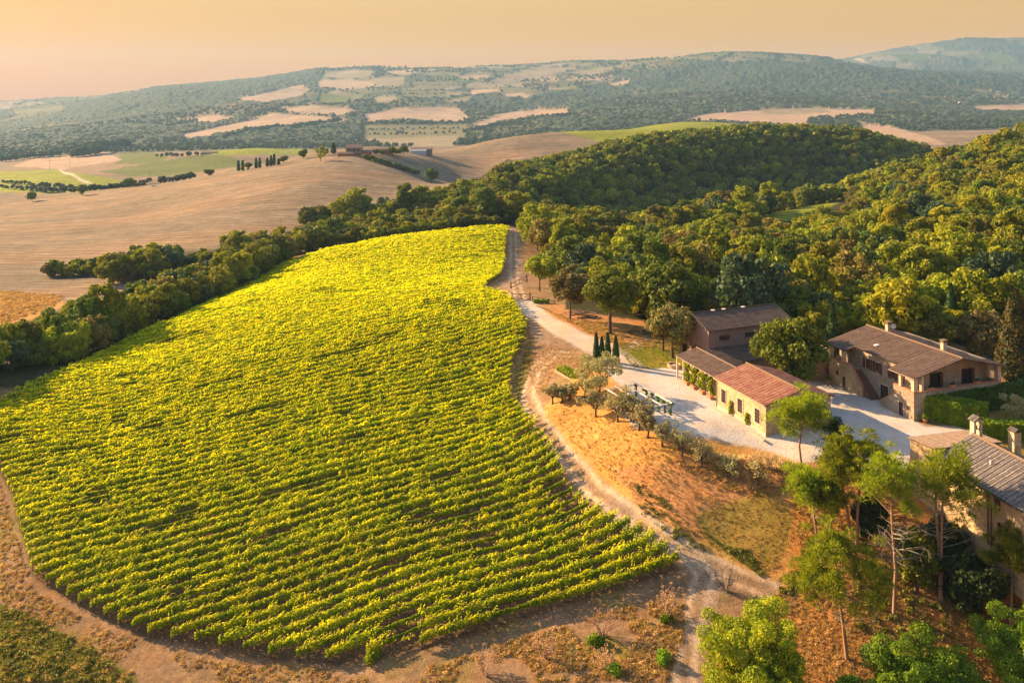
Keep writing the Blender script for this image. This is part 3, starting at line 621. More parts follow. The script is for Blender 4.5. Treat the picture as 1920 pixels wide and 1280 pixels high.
def pine_shape(seed, Ht, R, z0=.55, leaves=5200, lean=(0, 0), dead=14, fork=1, ln=.42, lobes=20, tr=.19):
    """stone pine: bare trunk, dead twigs below, an open flat crown of needle clouds on upswept limbs"""
    rng = rng_(seed); mb = MB(); L = Vector((lean[0], lean[1], 0)); c, r = [], []
    stems = []
    for s in range(fork):
        a0 = rng.random() * 6.28; off = Vector((math.cos(a0 + s * 3.1), math.sin(a0 + s * 3.1) * .5, 0)) * (R * .28 if fork > 1 else .0)
        top = L + off + Vector((0, 0, Ht * .88)); lo = Vector((off.x * .12, off.y * .12, -.6)); m1 = L * .3 + off * .35 + Vector((rng.normal() * .12, rng.normal() * .12, Ht * .3)); m2 = L * .7 + off * .8 + Vector((rng.normal() * .15, rng.normal() * .1, Ht * .62))
        mb.tube([lo, Vector((off.x * .2, off.y * .2, .1)), m1, m2, top], [tr * 1.4, tr * 1.1, tr * .9, tr * .65, tr * .15], 7); stems.append((m1, m2, top))
    for i in range(lobes):
        m1, m2, top = stems[i % fork]; a = rng.random() * 6.28; q = rng.random() ** .5; zz = Ht * (z0 + (1 - z0) * (.25 + .75 * rng.random())) 
        lim = math.sqrt(max(.05, 1 - ((zz / Ht - z0 - (1 - z0) * .35) / (1 - z0) / .72) ** 2)) if zz > Ht * (z0 + (1 - z0) * .35) else (.55 + .45 * (zz / Ht - z0) / ((1 - z0) * .35))
        e = Vector((top.x * .8 + math.cos(a) * R * q * lim, top.y * .8 + math.sin(a) * R * q * lim, zz)); tt = min(.97, max(0, (zz - 1.3 - m2.z) / max(.1, top.z - m2.z) * .8)); st = m2.lerp(top, tt) if zz - 1.3 > m2.z else m1.lerp(m2, .75)
        mb.tube([st, st.lerp(e, .55) - Vector((0, 0, .15)), e - Vector((0, 0, .2))], [tr * .32, tr * .2, tr * .07], 5, False)
        c.append(tuple(e)); r.append(R * rng.uniform(.2, .34))
        for j in range(3):
            p = e + Vector(rng.normal(size=3)) * R * .24; c.append(tuple(p)); r.append(R * rng.uniform(.1, .2)); mb.tube([st.lerp(e, .6), p], [tr * .12, tr * .04], 4, False)
    v, f = tufts(c, r, int(leaves * 1.9), ln, rng)
    db = MB()
    for i in range(dead):
        m1, m2, top = stems[i % fork]; t = rng.random(); st = m1.lerp(m2, t); a = rng.random() * 6.28; ll = R * rng.uniform(.45, .95)
        e = st + Vector((math.cos(a) * ll, math.sin(a) * ll, ll * rng.uniform(.1, .55))); md = st.lerp(e, .5) + Vector(rng.normal(size=3)) * .12
        db.tube([st, md, e], [.045, .03, .01], 4, False)
        for j in range(3): db.tube([md.lerp(e, rng.random()), e + Vector(rng.normal(size=3)) * ll * .22], [.018, .006], 3, False)
    return mb, v, f, db
def twiggy(seed, Ht, R, n=9, sub=7):
    """a bare or nearly bare shrub of forked branches"""
    rng = rng_(seed); mb = MB(); tips = []
    for i in range(n):
        a = rng.random() * 6.28; e = Vector((math.cos(a) * R * rng.uniform(.3, .9), math.sin(a) * R * rng.uniform(.3, .9), Ht * rng.uniform(.55, 1))); m = e * .45 + Vector(rng.normal(size=3)) * .12 * R
        mb.tube([(0, 0, -.15), m, e], [.07, .045, .015], 5, False)
        for j in range(sub):
            s = m.lerp(e, rng.random()); t = s + Vector(rng.normal(size=3)) * R * .3 + Vector((0, 0, .1 * Ht)); mb.tube([s, s.lerp(t, .5) + Vector(rng.normal(size=3)) * .05, t], [.025, .015, .005], 3, False); tips.append(tuple(t))
    return mb, tips
def plant(name, loc, data, bark_m, leaf_m, label, cat_, group=None, scale=1.0, rz=0.0, crown='crown', trunk='trunk'):
    mb, v, f = data[:3]
    o = empty(name, loc, rz, label, cat_, group); o.scale = (scale,) * 3 if not hasattr(scale, '__len__') else scale
    mb.build(trunk, bark_m, o, True)
    if v is not None: link(crown, mesh_np(name + '_' + crown, v, f), leaf_m, o)
    if len(data) > 3: data[3].build('dead_twigs', bark_grey, o)
    return o

L_wood = leaf_mat('leaf_wood', (0.13, 0.175, 0.008), (0.33, 0.33, 0.012), (0.24, 0.23, 0.015), .3, .5)
L_wood2 = leaf_mat('leaf_wood_dark', (0.065, 0.11, 0.014), (0.16, 0.20, 0.016), (0.17, 0.16, 0.02), .28, .5)
L_wgold = leaf_mat('leaf_wood_gold', (0.22, 0.23, 0.008), (0.46, 0.40, 0.012), (0.32, 0.33, 0.012), .35, .5)
L_wbrown = leaf_mat('leaf_wood_brown', (0.17, 0.14, 0.03), (0.26, 0.20, 0.045), None, .25, .5)
L_wblue = leaf_mat('leaf_wood_blue', (0.05, 0.09, 0.04), (0.09, 0.13, 0.06), None, .25, .5)
L_farw = leaf_mat('leaf_far', (0.06, 0.09, 0.05), (0.085, 0.11, 0.055), None, .2, .05)  # paler and bluer than the near leaves, some haze in the colour
L_oak = leaf_mat('leaf_oak', (0.07, 0.115, 0.010), (0.20, 0.21, 0.014), None, .3, .8)
L_holm = leaf_mat('leaf_holm', (0.12, 0.135, 0.025), (0.30, 0.22, 0.07), None, .2, .9)
L_olive = leaf_mat('leaf_olive', (0.24, 0.24, 0.11), (0.38, 0.35, 0.17), (0.30, 0.24, 0.11), .25, .9)
L_cyp = leaf_mat('leaf_cypress', (0.022, 0.055, 0.012), (0.045, 0.09, 0.016), None, .12, 1.5)
L_pine = leaf_mat('needles_pine', (0.10, 0.15, 0.007), (0.31, 0.34, 0.010), None, .35, .9)
L_lime = leaf_mat('leaf_lime', (0.17, 0.225, 0.008), (0.37, 0.39, 0.012), None, .28, .7)
L_acacia = leaf_mat('leaf_acacia', (0.07, 0.14, 0.008), (0.18, 0.27, 0.012), None, .28, .6)
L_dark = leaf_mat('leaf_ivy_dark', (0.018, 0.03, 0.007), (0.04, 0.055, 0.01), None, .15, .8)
L_hedge = leaf_mat('leaf_hedge', (0.11, 0.20, 0.008), (0.22, 0.32, 0.010), None, .3, 1.2)
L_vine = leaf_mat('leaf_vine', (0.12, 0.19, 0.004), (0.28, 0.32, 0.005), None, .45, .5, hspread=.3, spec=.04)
L_young_sunlit = leaf_mat('leaf_vine_young_sunlit', (0.48, 0.54, 0.004), (0.80, 0.74, 0.005), None, .5, .5, hspread=.3, spec=.04)
L_hedge_shaded = leaf_mat('leaf_hedge_shaded', (0.035, 0.07, 0.008), (0.07, 0.12, 0.01), None, .12, 1.2)  # darker hedge leaf: the shade on the long hedge is in its colour
L_rust = leaf_mat('leaf_rust', (0.03, 0.05, 0.01), (0.13, 0.10, 0.018), None, .2, 1.0)
L_dry = leaf_mat('leaf_dry', (0.42, 0.24, 0.13), (0.55, 0.34, 0.2), None, .25, 2)

FT = []    # prototypes of woodland trees: (trunk mesh, crown mesh, height, radius)
LEAF_OF = [L_wood, L_wood, L_wood2, L_wood, L_wood2, L_wood]
for i, (h, rr, tk, nb, sm) in enumerate([(8.5, 4.1, .12, 30, (.16, .36)), (9.8, 3.6, .15, 30, (.16, .34)), (7.5, 4.4, .1, 36, (.14, .34)), (11, 3.4, .12, 28, (.18, .38)), (8, 3.8, .1, 24, (.22, .4)), (9, 4.5, .12, 38, (.14, .32))]):
    mb, v, f = broad(100 + i, h, rr, tk, 5200, .215, nb, small=sm, spread=(.58, 1.04), jit=.7)
    cm = mesh_np('wood_crown_%d' % i, v, f); cm.materials.append(LEAF_OF[i]); tm = mb.mesh('wood_trunk_%d' % i, True); tm.materials.append(bark)
    FT.append((tm, cm, h, rr))
for k in range(12):      # the same shapes with other kinds of leaves
    tm, cm, h, rr = FT[k % 6]; c2 = cm.copy(); c2.materials.clear(); c2.materials.append((L_wood, L_wood2, L_wgold, L_wood2, L_wood, L_wbrown, L_wood2, L_wood, L_wood2, L_wgold, L_wood, L_wblue)[k]); FT.append((tm, c2, h, rr))
NK = len(FT)
FF = []    # lighter versions for the far woods
for i, (h, rr) in enumerate([(9, 4.2), (8, 4.4), (10, 4.0), (8.5, 3.8)]):
    mb, v, f = broad(140 + i, h, rr, .08, 620, .62, 14, small=(.3, .5))
    cm = mesh_np('far_crown_%d' % i, v, f); cm.materials.append([L_wood2, L_wood2, L_wood, L_wood2][i]); FF.append((cm, h, rr))
FD = []
for cm, h, rr in FF: c2 = cm.copy(); c2.materials.clear(); c2.materials.append(L_farw); FD.append(c2)
SHOWN = []     # where trees were put: (x, y, z, height)
PROTO_COL = bpy.data.collections.new('wood_prototypes')     # not linked to the scene: drawn only through the wood below
def scatter_object(name, pts, meshes, label, cat_=None, kind='stuff'):
    """ONE object of stuff: meshes set out on points (x, y, z, scale, turn, which)"""
    col = bpy.data.collections.new(name + '_kinds')
    for i, me in enumerate(meshes):
        ob = bpy.data.objects.new('%s_kind_%02d' % (name, i), me); col.objects.link(ob)
    P = np.array(pts, dtype=np.float32); me = bpy.data.meshes.new(name); me.vertices.add(len(P)); me.vertices.foreach_set('co', P[:, :3].ravel())
    for an, k, ty in (('sc', 3, 'FLOAT'), ('tn', 4, 'FLOAT')):
        a = me.attributes.new(an, ty, 'POINT'); a.data.foreach_set('value', P[:, k].copy())
    a = me.attributes.new('wh', 'INT', 'POINT'); a.data.foreach_set('value', P[:, 5].astype(np.int32))
    ob = bpy.data.objects.new(name, me); COL.objects.link(ob)
    ng = bpy.data.node_groups.new(name + '_set', 'GeometryNodeTree')
    ng.interface.new_socket('Geometry', in_out='INPUT', socket_type='NodeSocketGeometry'); ng.interface.new_socket('Geometry', in_out='OUTPUT', socket_type='NodeSocketGeometry')
    n = N(ng); gi = n('NodeGroupInput'); go = n('NodeGroupOutput')
    mp = n('GeometryNodeMeshToPoints', {0: gi}); ci = n('GeometryNodeCollectionInfo'); ci.inputs[0].default_value = col; ci.inputs[1].default_value = True; ci.inputs[2].default_value = True
    def na(nm, ty): q = ng.nodes.new('GeometryNodeInputNamedAttribute'); q.data_type = ty; q.inputs[0].default_value = nm; return q
    sc = na('sc', 'FLOAT'); tn = na('tn', 'FLOAT'); wh = na('wh', 'INT')
    cx = n('ShaderNodeCombineXYZ', {2: tn}); 
    iop = n('GeometryNodeInstanceOnPoints', {0: mp, 'Instance': ci, 'Pick Instance': True, 'Instance Index': wh})
    er = ng.nodes.new('FunctionNodeEulerToRotation'); ng.links.new(cx.outputs[0], er.inputs[0]); ng.links.new(er.outputs[0], iop.inputs['Rotation'])
    ng.links.new(sc.outputs[0], iop.inputs['Scale']); ng.links.new(iop.outputs[0], go.inputs[0])
    md = ob.modifiers.new('set', 'NODES'); md.node_group = ng
    return tag(ob, label, cat_, None, kind)

def wp(*pairs):
    """picture column and survey distance -> world polygon"""
    return [((px - 960) / F * y * K, y * K) for px, y in pairs]
def scatter(poly, step, rng, jit=.42):
    xs = [p[0] for p in poly]; ys = [p[1] for p in poly]
    gx = np.arange(min(xs), max(xs), step); gy = np.arange(min(ys), max(ys), step * .9)
    X, Y = np.meshgrid(gx, gy); X = X + (np.arange(len(gy)) % 2)[:, None] * step * .5
    X = X + rng.uniform(-jit, jit, X.shape) * step; Y = Y + rng.uniform(-jit, jit, Y.shape) * step
    X = X.ravel(); Y = Y.ravel(); k = pip(X, Y, poly); return X[k], Y[k]
WOODS = []     # (x, y, scale, part of the wood)
def wood(poly, step, s0, s1, region, seed, exclude=()):
    rng = rng_(seed); X, Y = scatter(poly, step, rng); s = rng.uniform(s0, s1, len(X)) * (1 + .25 * (vnoise(X / 25, Y / 25, seed) - .5))
    keep = np.ones(len(X), bool)
    for e in exclude: keep &= ~pip(X, Y, e)
    for x, y, q in zip(X[keep], Y[keep], s[keep]): WOODS.append((x, y, q, region))
GREENP = wp((1405, 326), (1425, 352), (1460, 385), (1515, 415), (1600, 430), (1600, 385), (1560, 352), (1500, 330), (1440, 318))
wood(wp((1040, 236), (1060, 205), (1100, 178), (1180, 163), (1260, 158), (1330, 158), (1420, 152), (1480, 148), (1560, 142), (1700, 140), (1800, 139), (1930, 142), (2060, 150), (2350, 200), (2300, 430), (1920, 470), (1800, 480), (1700, 500), (1600, 470), (1500, 440), (1400, 400), (1300, 400), (1200, 400), (1100, 400), (1000, 400), (990, 330), (1000, 270)), 7.3, .66, 1.55, 'slope', 11, (GREENP,))
wood(wp((870, 430), (930, 460), (985, 520), (1060, 600), (1200, 680), (1330, 740), (1440, 800), (1600, 870), (1690, 860), (1760, 700), (1700, 520), (1500, 442), (1300, 402), (1000, 402), (900, 400)), 8.2, .85, 1.15, 'hill', 12)
HEDGE_F = [(-120, 143), (0, 150.5), (60, 157), (100, 161), (170, 168), (240, 179), (330, 195), (430, 221), (500, 247), (560, 279), (640, 293), (720, 297), (800, 303), (880, 309), (950, 318)]
rg = rng_(21)
pts = [wp(p)[0] for p in HEDGE_F]
for row, (off, step, sc0, sc1) in enumerate(((4.5, 4.4, .9, 1.2), (10, 5.0, 1.1, 1.35), (17, 6.5, 1.1, 1.35))):
    acc = 0
    for (x0, y0), (x1, y1) in zip(pts[:-1], pts[1:]):
        L = math.hypot(x1 - x0, y1 - y0); nx, ny = -(y1 - y0) / L, (x1 - x0) / L
        t = acc
        far = smooth01((y0 / K - 262) / 30)
        while t < L:
            q = t / L; k = (1 - .42 * far) * (.74 + .26 * smooth01((y0 / K - 152) / 22))
            WOODS.append((x0 + (x1 - x0) * q + nx * off + rg.normal() * .8, y0 + (y1 - y0) * q + ny * off + rg.normal() * .8, rg.uniform(sc0, sc1) * k, 'hedge')); t += step * k
        acc = t - L
wood(wp((560, 330), (620, 320), (760, 325), (880, 330), (955, 335), (985, 335), (985, 420), (900, 440), (840, 430), (700, 405), (600, 392), (560, 380)), 8.0, 1.05, 1.5, 'belt', 13)
wood(wp((190, 275), (320, 285), (330, 305), (210, 300)), 5.0, 1.0, 1.3, 'belt', 14)
wood(wp((85, 300), (200, 296), (210, 304), (90, 308)), 3.0, .42, .7, 'belt', 15)
wood(wp((420, 300), (560, 320), (570, 350), (430, 330)), 6, .8, 1.15, 'belt', 16)
wood(wp((330, 300), (420, 312), (420, 330), (330, 312)), 3.5, .35, .55, 'belt', 17)
for px, y, s in ((583, 392, 1.75), (606, 396, 1.6), (648, 392, 1.9), (668, 396, 2.1), (690, 394, 1.6), (760, 392, 1.9), (785, 396, 1.8), (820, 400, 1.7), (720, 390, 1.4), (850, 405, 1.6)):
    x, yy, z = GP(px, y); WOODS.append((x, yy, s, 'belt'))
Wa = np.array([(w[0], w[1], w[2]) for w in WOODS]); Wr = np.array([w[3] for w in WOODS])
Wz = H(Wa[:, 0], Wa[:, 1])
rg = rng_(77); kind = (rg.integers(0, 6, len(Wa)) + 6 * (np.clip(vnoise(Wa[:, 0] / 16, Wa[:, 1] / 16, 5) * 1.3 - .15 + .22 * rg.normal(size=len(Wa)), 0, .999) * 3).astype(int)) % NK; turn = rg.uniform(0, 6.28, len(Wa))
# which trees show: walk outwards, keep the skyline of each picture column
ptop = HOR + (HC - (Wz + 8.5 * Wa[:, 2])) * F / Wa[:, 1]; pmid = HOR + (HC - (Wz + 4.0 * Wa[:, 2])) * F / Wa[:, 1]; pxs_ = 960 + F * Wa[:, 0] / Wa[:, 1]; wpx = 3.4 * Wa[:, 2] * F / Wa[:, 1]
order = np.argsort(Wa[:, 1]); sky_ = np.full(260, 1300.0); seen = np.zeros(len(Wa))
for i in order:
    a = int((pxs_[i] - wpx[i]) // 8); b = int((pxs_[i] + wpx[i]) // 8) + 1; a, b = max(a, 0), min(b, 240)
    if a >= b: continue
    g = sky_[a:b]; vis = np.maximum(0, g - ptop[i]).clip(0, 2.2 * wpx[i]).mean(); seen[i] = vis * 2 * wpx[i]
    sky_[a:b] = np.minimum(g, pmid[i])
best = [i for i in np.argsort(-seen) if seen[i] > 0 and -20 < pxs_[i] < 1940][:285]
bestset = set(int(i) for i in best)
LAB = dict(slope='leafy green tree in the sunlit wood on the slope behind the stone buildings', hill='dark green tree in the shaded wood on the long hillside behind', hedge='bushy tree in the dense tree belt along the far edge of the vineyard', belt='dark broad tree between the tree belt and the golden stubble hill')
GRP = dict(slope='trees of the wood behind the buildings', hill='trees of the shaded far wood', hedge='trees in the belt beside the vineyard', belt='trees below the stubble hill')
protos = {}
for i in best:
    i = int(i); k = int(kind[i]); tm, cm, h, rr = FT[k]; s = float(Wa[i, 2]); reg = str(Wr[i])
    mn = cm.materials[0].name; tone = {'leaf_wood': 'olive green', 'leaf_wood_dark': 'dark green', 'leaf_wood_gold': 'golden green', 'leaf_wood_brown': 'brownish', 'leaf_wood_blue': 'blue green'}[mn]; shp = 'tall' if k % 6 in (1, 3) else ('spreading' if k % 6 in (2, 5) else 'round')
    X0, Y0 = float(pxs_[i]), float(pmid[i]); 
    if reg == 'slope': where = ('in the wood beside the upper dirt track' if X0 < 1080 else 'in the valley wood above the holm oaks' if X0 < 1280 and Y0 > 440 else 'in the wood near the green clearing' if X0 < 1600 and Y0 < 430 else 'in the wood behind the brown barn' if X0 < 1530 else 'on the sunlit slope below the wood crest' if Y0 < 400 else 'in the wood right behind the farmhouse' if X0 < 1800 else 'on the slope above the rusty cypress')
    elif reg == 'hill': where = 'on the shaded ridge behind the valley'
    elif reg == 'hedge': where = ('in the low end of the tree belt beside the orange grass' if X0 < 230 else 'in the middle of the tree belt beside the vineyard' if X0 < 480 else 'in the tree belt at the top of the vineyard')
    else: where = ('below the golden stubble hill in the dark thicket' if X0 < 560 else 'in the trees between vineyard top and stubble hill')
    r = empty('woodland_tree', (float(Wa[i, 0]), float(Wa[i, 1]), float(Wz[i])), float(turn[i]), '%s %s tree %s' % (shp, tone, where), 'tree', GRP[reg]); r.scale = (s, s, s * (.9 + .25 * ((i * 37) % 100) / 100))
    link('trunk', tm, None, r); link('crown', cm, None, r)
rest = [i for i in range(len(Wa)) if i not in bestset]
near = [i for i in rest if Wa[i, 1] < 480]; farr = [i for i in rest if Wa[i, 1] >= 480]
pts_ = [(Wa[i, 0], Wa[i, 1], Wz[i], Wa[i, 2], turn[i], kind[i]) for i in near] + [(Wa[i, 0], Wa[i, 1], Wz[i], Wa[i, 2], turn[i], NK + (i % 4)) for i in farr]
scatter_object('forest', pts_, [p[1] for p in FT] + [p[0] for p in FF], 'dense mixed green woods filling the valley and slopes beyond the yard')

# ---------------------------------------------------------------- the vineyard: rows of vines on the round hill
TH = R(18.4); DX, DY = math.cos(TH), math.sin(TH); NX, NY = -DY, DX
vpoly = []
for px, py in VINE:
    g = G(px, py, 60, 345)
    if g: vpoly.append((g[0], g[1]))
    elif px < 0: vpoly.append(wp((px, 140))[0])
def row_spans(c, poly):
    """cut the line n.p = c with the polygon: list of (s0, s1) along d"""
    out_ = []; m = len(poly)
    for i in range(m):
        a, b = poly[i], poly[(i + 1) % m]; ca = a[0] * NX + a[1] * NY - c; cb = b[0] * NX + b[1] * NY - c
        if (ca > 0) != (cb > 0):
            t = ca / (ca - cb); x = a[0] + (b[0] - a[0]) * t; y = a[1] + (b[1] - a[1]) * t; out_.append(x * DX + y * DY)
    out_.sort(); return [(out_[i], out_[i + 1]) for i in range(0, len(out_) - 1, 2)]
post_me = MB().tube([(0, 0, -.3), (0, 0, 1.85)], [.045, .04], 5).mesh('post'); post_me.materials.append(bark)
stem_me = MB().tube([(0, 0, -.15), (.07, .03, .5), (.02, .08, 1.1)], [.05, .038, .03], 5).mesh('vine_trunk'); stem_me.materials.append(bark)
cs = [x * NX + y * NY for x, y in vpoly]; cmin, cmax = min(cs), max(cs)
SP = 1.88; nrow = 0; c = cmin + 0.9; rows = []
while c < cmax - .6:
    for a, b in row_spans(c, vpoly):
        if b - a > 3: rows.append((c, a, b))
    c += SP
print('vine rows', len(rows), 'length', sum(b - a for _, a, b in rows))
ORD = ['last', 'second', 'third', 'fourth', 'fifth', 'sixth', 'seventh', 'eighth', 'ninth', 'tenth', 'eleventh', 'twelfth', 'thirteenth', 'fourteenth', 'fifteenth', 'sixteenth', 'seventeenth', 'eighteenth', 'nineteenth', 'twentieth']
for ri, (c, a, b) in enumerate(rows):
    rng = rng_(5000 + ri); L = b - a
    ym = (a + b) / 2 * DY + c * NY; dens = 150 * min(1.0, (108.0 / ym)) ** 1.35
    size = .088 * max(1.0, (ym / 108.0)) ** .75
    n = int(L * dens); ns = max(8, int(L * 6.5 * min(1, (150.0 / ym))))
    s = a + rng.random(n) * L
    # plants: vigour varies along the row, with a few thin gaps
    vig = .76 + .5 * (vnoise(s * .8, c * 3.3, 8)) - .55 * (vnoise(s * .16, c * .31, 19) > .8)
    th = rng.random(n) * 2 * math.pi; rad = np.sqrt(rng.random(n)) * (.43 + .12 * min(1, max(0, (ym - 110) / 110))) * vig
    u = np.cos(th) * rad * .95; w = 1.12 + np.sin(th) * rad * 1.15 + .1 * vig
    P = np.stack([s * DX + (c + u) * NX, s * DY + (c + u) * NY, w], 1)
    SV3 = np.array(sdir); farw = min(1.0, max(0.0, (ym - 110) / 90.0))
    Nn = np.stack([np.cos(th) * NX, np.cos(th) * NY, np.sin(th) + .35], 1) + .55 * rng.normal(size=(n, 3)) + SV3 * (.35 + .4 * farw)      # leaves turn to the light
    sz = size * (.6 + .8 * rng.random(n))
    parts = [quads(P, Nn, sz, sz * 1.1, rng)]
    # shoots: arching canes thrown out over the row, leaning with the breeze
    s0 = a + rng.random(ns) * L; u0 = rng.normal(size=ns) * .2; v0 = .78 + .45 * vnoise(s0 * .8, c * 3.3, 8) - .45 * (vnoise(s0 * .16, c * .31, 19) > .83)
    ang = rng.normal(size=ns) * .7 + .35; ln = (.4 + .62 * rng.random(ns)) * v0; m = 6
    for k in range(m):
        t = (k + .6) / m; bx = np.cos(ang) * ln * t; by = np.sin(ang) * ln * t * .9; bz = 1.45 * v0 + ln * (1.15 * t - .95 * t * t)
        Q = np.stack([(s0 + bx) * DX + (c + u0 + by) * NX, (s0 + bx) * DY + (c + u0 + by) * NY, bz], 1) + .03 * rng.normal(size=(ns, 3))
        D = np.stack([np.cos(ang) * DX + np.sin(ang) * NX, np.cos(ang) * DY + np.sin(ang) * NY, np.zeros(ns)], 1)
        nn = np.stack([np.zeros(ns), np.zeros(ns), np.ones(ns)], 1) + .5 * rng.normal(size=(ns, 3)) + SV3 * .8
        q = size * (1.05 - .5 * t) * (.8 + .4 * rng.random(ns))
        parts.append(quads(Q, nn, q * .9, q * 1.25, rng, updir=D))
    v, f = cat(parts); v[:, 2] += H(v[:, 0], v[:, 1])
    mx, my = (a + b) / 2 * DX + c * NX, (a + b) / 2 * DY + c * NY
    if ri < 20: lab = ('%s vine row from the bare ground at the foot of the vineyard' % ORD[ri]) if ri else 'lowest vine row, edging the bare ground with dry shrubs'
    elif ym < 190: lab = 'long row of green vines across the middle of the vineyard hill'
    else: lab = 'far vine row in yellow evening light on top of the vineyard hill'
    if ri >= 20:
        ex, ey = proj(b * DX + c * NX, b * DY + c * NY, float(H(b * DX + c * NX, b * DY + c * NY)))
        lm = [(470, 'at the top end of the dirt track under the trees'), (545, 'beside the upper dirt track behind the gates'), (570, 'at the gap in the vines level with the gates'), (610, 'beside the white drive just below the gates'), (660, 'by the wide earth patch above the four cypresses'), (700, 'where the dirt track passes the garden bed'), (760, 'where the dirt track bends round the smallest olives'), (800, 'on the bend of the track below the pergola'), (850, 'by the grassy bank under the olive trees'), (900, 'by the pale boulder on the bank'), (2000, 'by the straight rutted track below the dry bank')]
        lab = ('yellow' if ym > 190 else 'green') + ' vine row ending ' + [t for q_, t in lm if ey < q_][0]
    o0 = np.array([mx, my, float(H(mx, my))]); root = empty('vine_row', tuple(o0), 0, lab, 'vine row', 'rows of vines on the hill')
    fme = mesh_np('vine_foliage', v - o0, f); fme.materials.append(L_vine); fme.materials.append(L_young_sunlit)      # old leaves inside, young yellow ones on the shoots
    mi = np.zeros(len(f), dtype=np.int32); mi[n:] = 1; top = P[:, 2] > 1.38 - .3 * farw + .1 * rng.random(n); mi[:n][top & (rng.random(n) < .36 + .36 * farw)] = 1; fme.polygons.foreach_set('material_index', mi); fme.update(); link('foliage', fme, None, root)  # upper leaves take the young yellow too, painting sunlit tops, more so far off
    if ri < 14:
        q = a + .4; kk = 0
        while q < b and kk < 90:
            x, y = q * DX + c * NX, q * DY + c * NY; p = link('vine_trunk', stem_me, None, root); p.location = (x - o0[0], y - o0[1], float(H(x, y)) - o0[2]); p.rotation_euler = (0, 0, q * 7); q += 1.1; kk += 1
    if ym < 165:
        q = a + .25
        while q < b - .2:
            qq = q; x, y = qq * DX + c * NX, qq * DY + c * NY
            p = link('post', post_me, None, root); p.location = (x - o0[0], y - o0[1], float(H(x, y)) - o0[2]); q += 6.3
# ---------------------------------------------------------------- evening haze
# ---------------------------------------------------------------- building materials
S_warm = stone_mat('stone_warm', (0.50, 0.37, 0.22), (0.40, 0.29, 0.17), (0.56, 0.45, 0.30), 2.6)
S_grey = stone_mat('stone_grey', (0.33, 0.25, 0.18), (0.43, 0.34, 0.25), (0.24, 0.19, 0.15), 2.4)
S_rough = stone_mat('stone_rough', (0.60, 0.42, 0.24), (0.46, 0.31, 0.17), (0.62, 0.49, 0.31), 3.0)
P_step = plain_mat('stair_brick', (0.20, 0.10, 0.07), .2, 4, .9)
S_red = stone_mat('stone_red', (0.42, 0.20, 0.10), (0.33, 0.17, 0.10), (0.5, 0.28, 0.15), 2.4)
T_red = tile_mat('tiles_red', (0.30, 0.105, 0.07), (0.40, 0.17, 0.11), (0.44, 0.25, 0.17))
T_brown = tile_mat('tiles_brown', (0.125, 0.080, 0.062), (0.16, 0.105, 0.082), (0.20, 0.135, 0.10))
T_grey = tile_mat('tiles_grey', (0.20, 0.165, 0.15), (0.33, 0.28, 0.24), (0.13, 0.11, 0.10))
T_tan = tile_mat('tiles_tan', (0.46, 0.31, 0.20), (0.55, 0.38, 0.25), (0.35, 0.24, 0.17))
P_barn = plain_mat('barn_plaster', (0.215, 0.15, 0.14), 0.12, 1.0, 0.9, 0.01)
P_cream = plain_mat('cream_plaster', (0.52, 0.40, 0.29), 0.1, 1.5, 0.9)
P_brick = plain_mat('terracotta_brick', (0.42, 0.17, 0.09), 0.2, 4, 0.9, 0.01)
P_pot = plain_mat('terracotta', (0.50, 0.22, 0.12), 0.15, 5, 0.85)
P_wood = plain_mat('dark_wood', (0.10, 0.05, 0.03), 0.25, 4, 0.8)
P_gate = plain_mat('gate_wood', (0.13, 0.055, 0.035), 0.25, 4, 0.8)
P_shut = plain_mat('shutter_paint', (0.10, 0.035, 0.025), 0.15, 4, 0.6)
P_white = plain_mat('pale_painted_timber', (0.80, 0.68, 0.58), 0.08, 4, 0.7)
P_glass = plain_mat('window_glass', (0.02, 0.025, 0.03), 0.1, 2, 0.12, spec=0.6)
P_dark = plain_mat('dark_opening', (0.012, 0.01, 0.009), 0.1, 2, 0.9)
P_metal = plain_mat('gutter_metal', (0.12, 0.08, 0.06), 0.15, 3, 0.5, metal=0.3)
P_sat = plain_mat('white_enamel', (0.75, 0.73, 0.70), 0.05, 3, 0.4)
P_soil = plain_mat('garden_soil', (0.09, 0.055, 0.035), 0.3, 3, 0.95, .02)
RB = R(19.3)

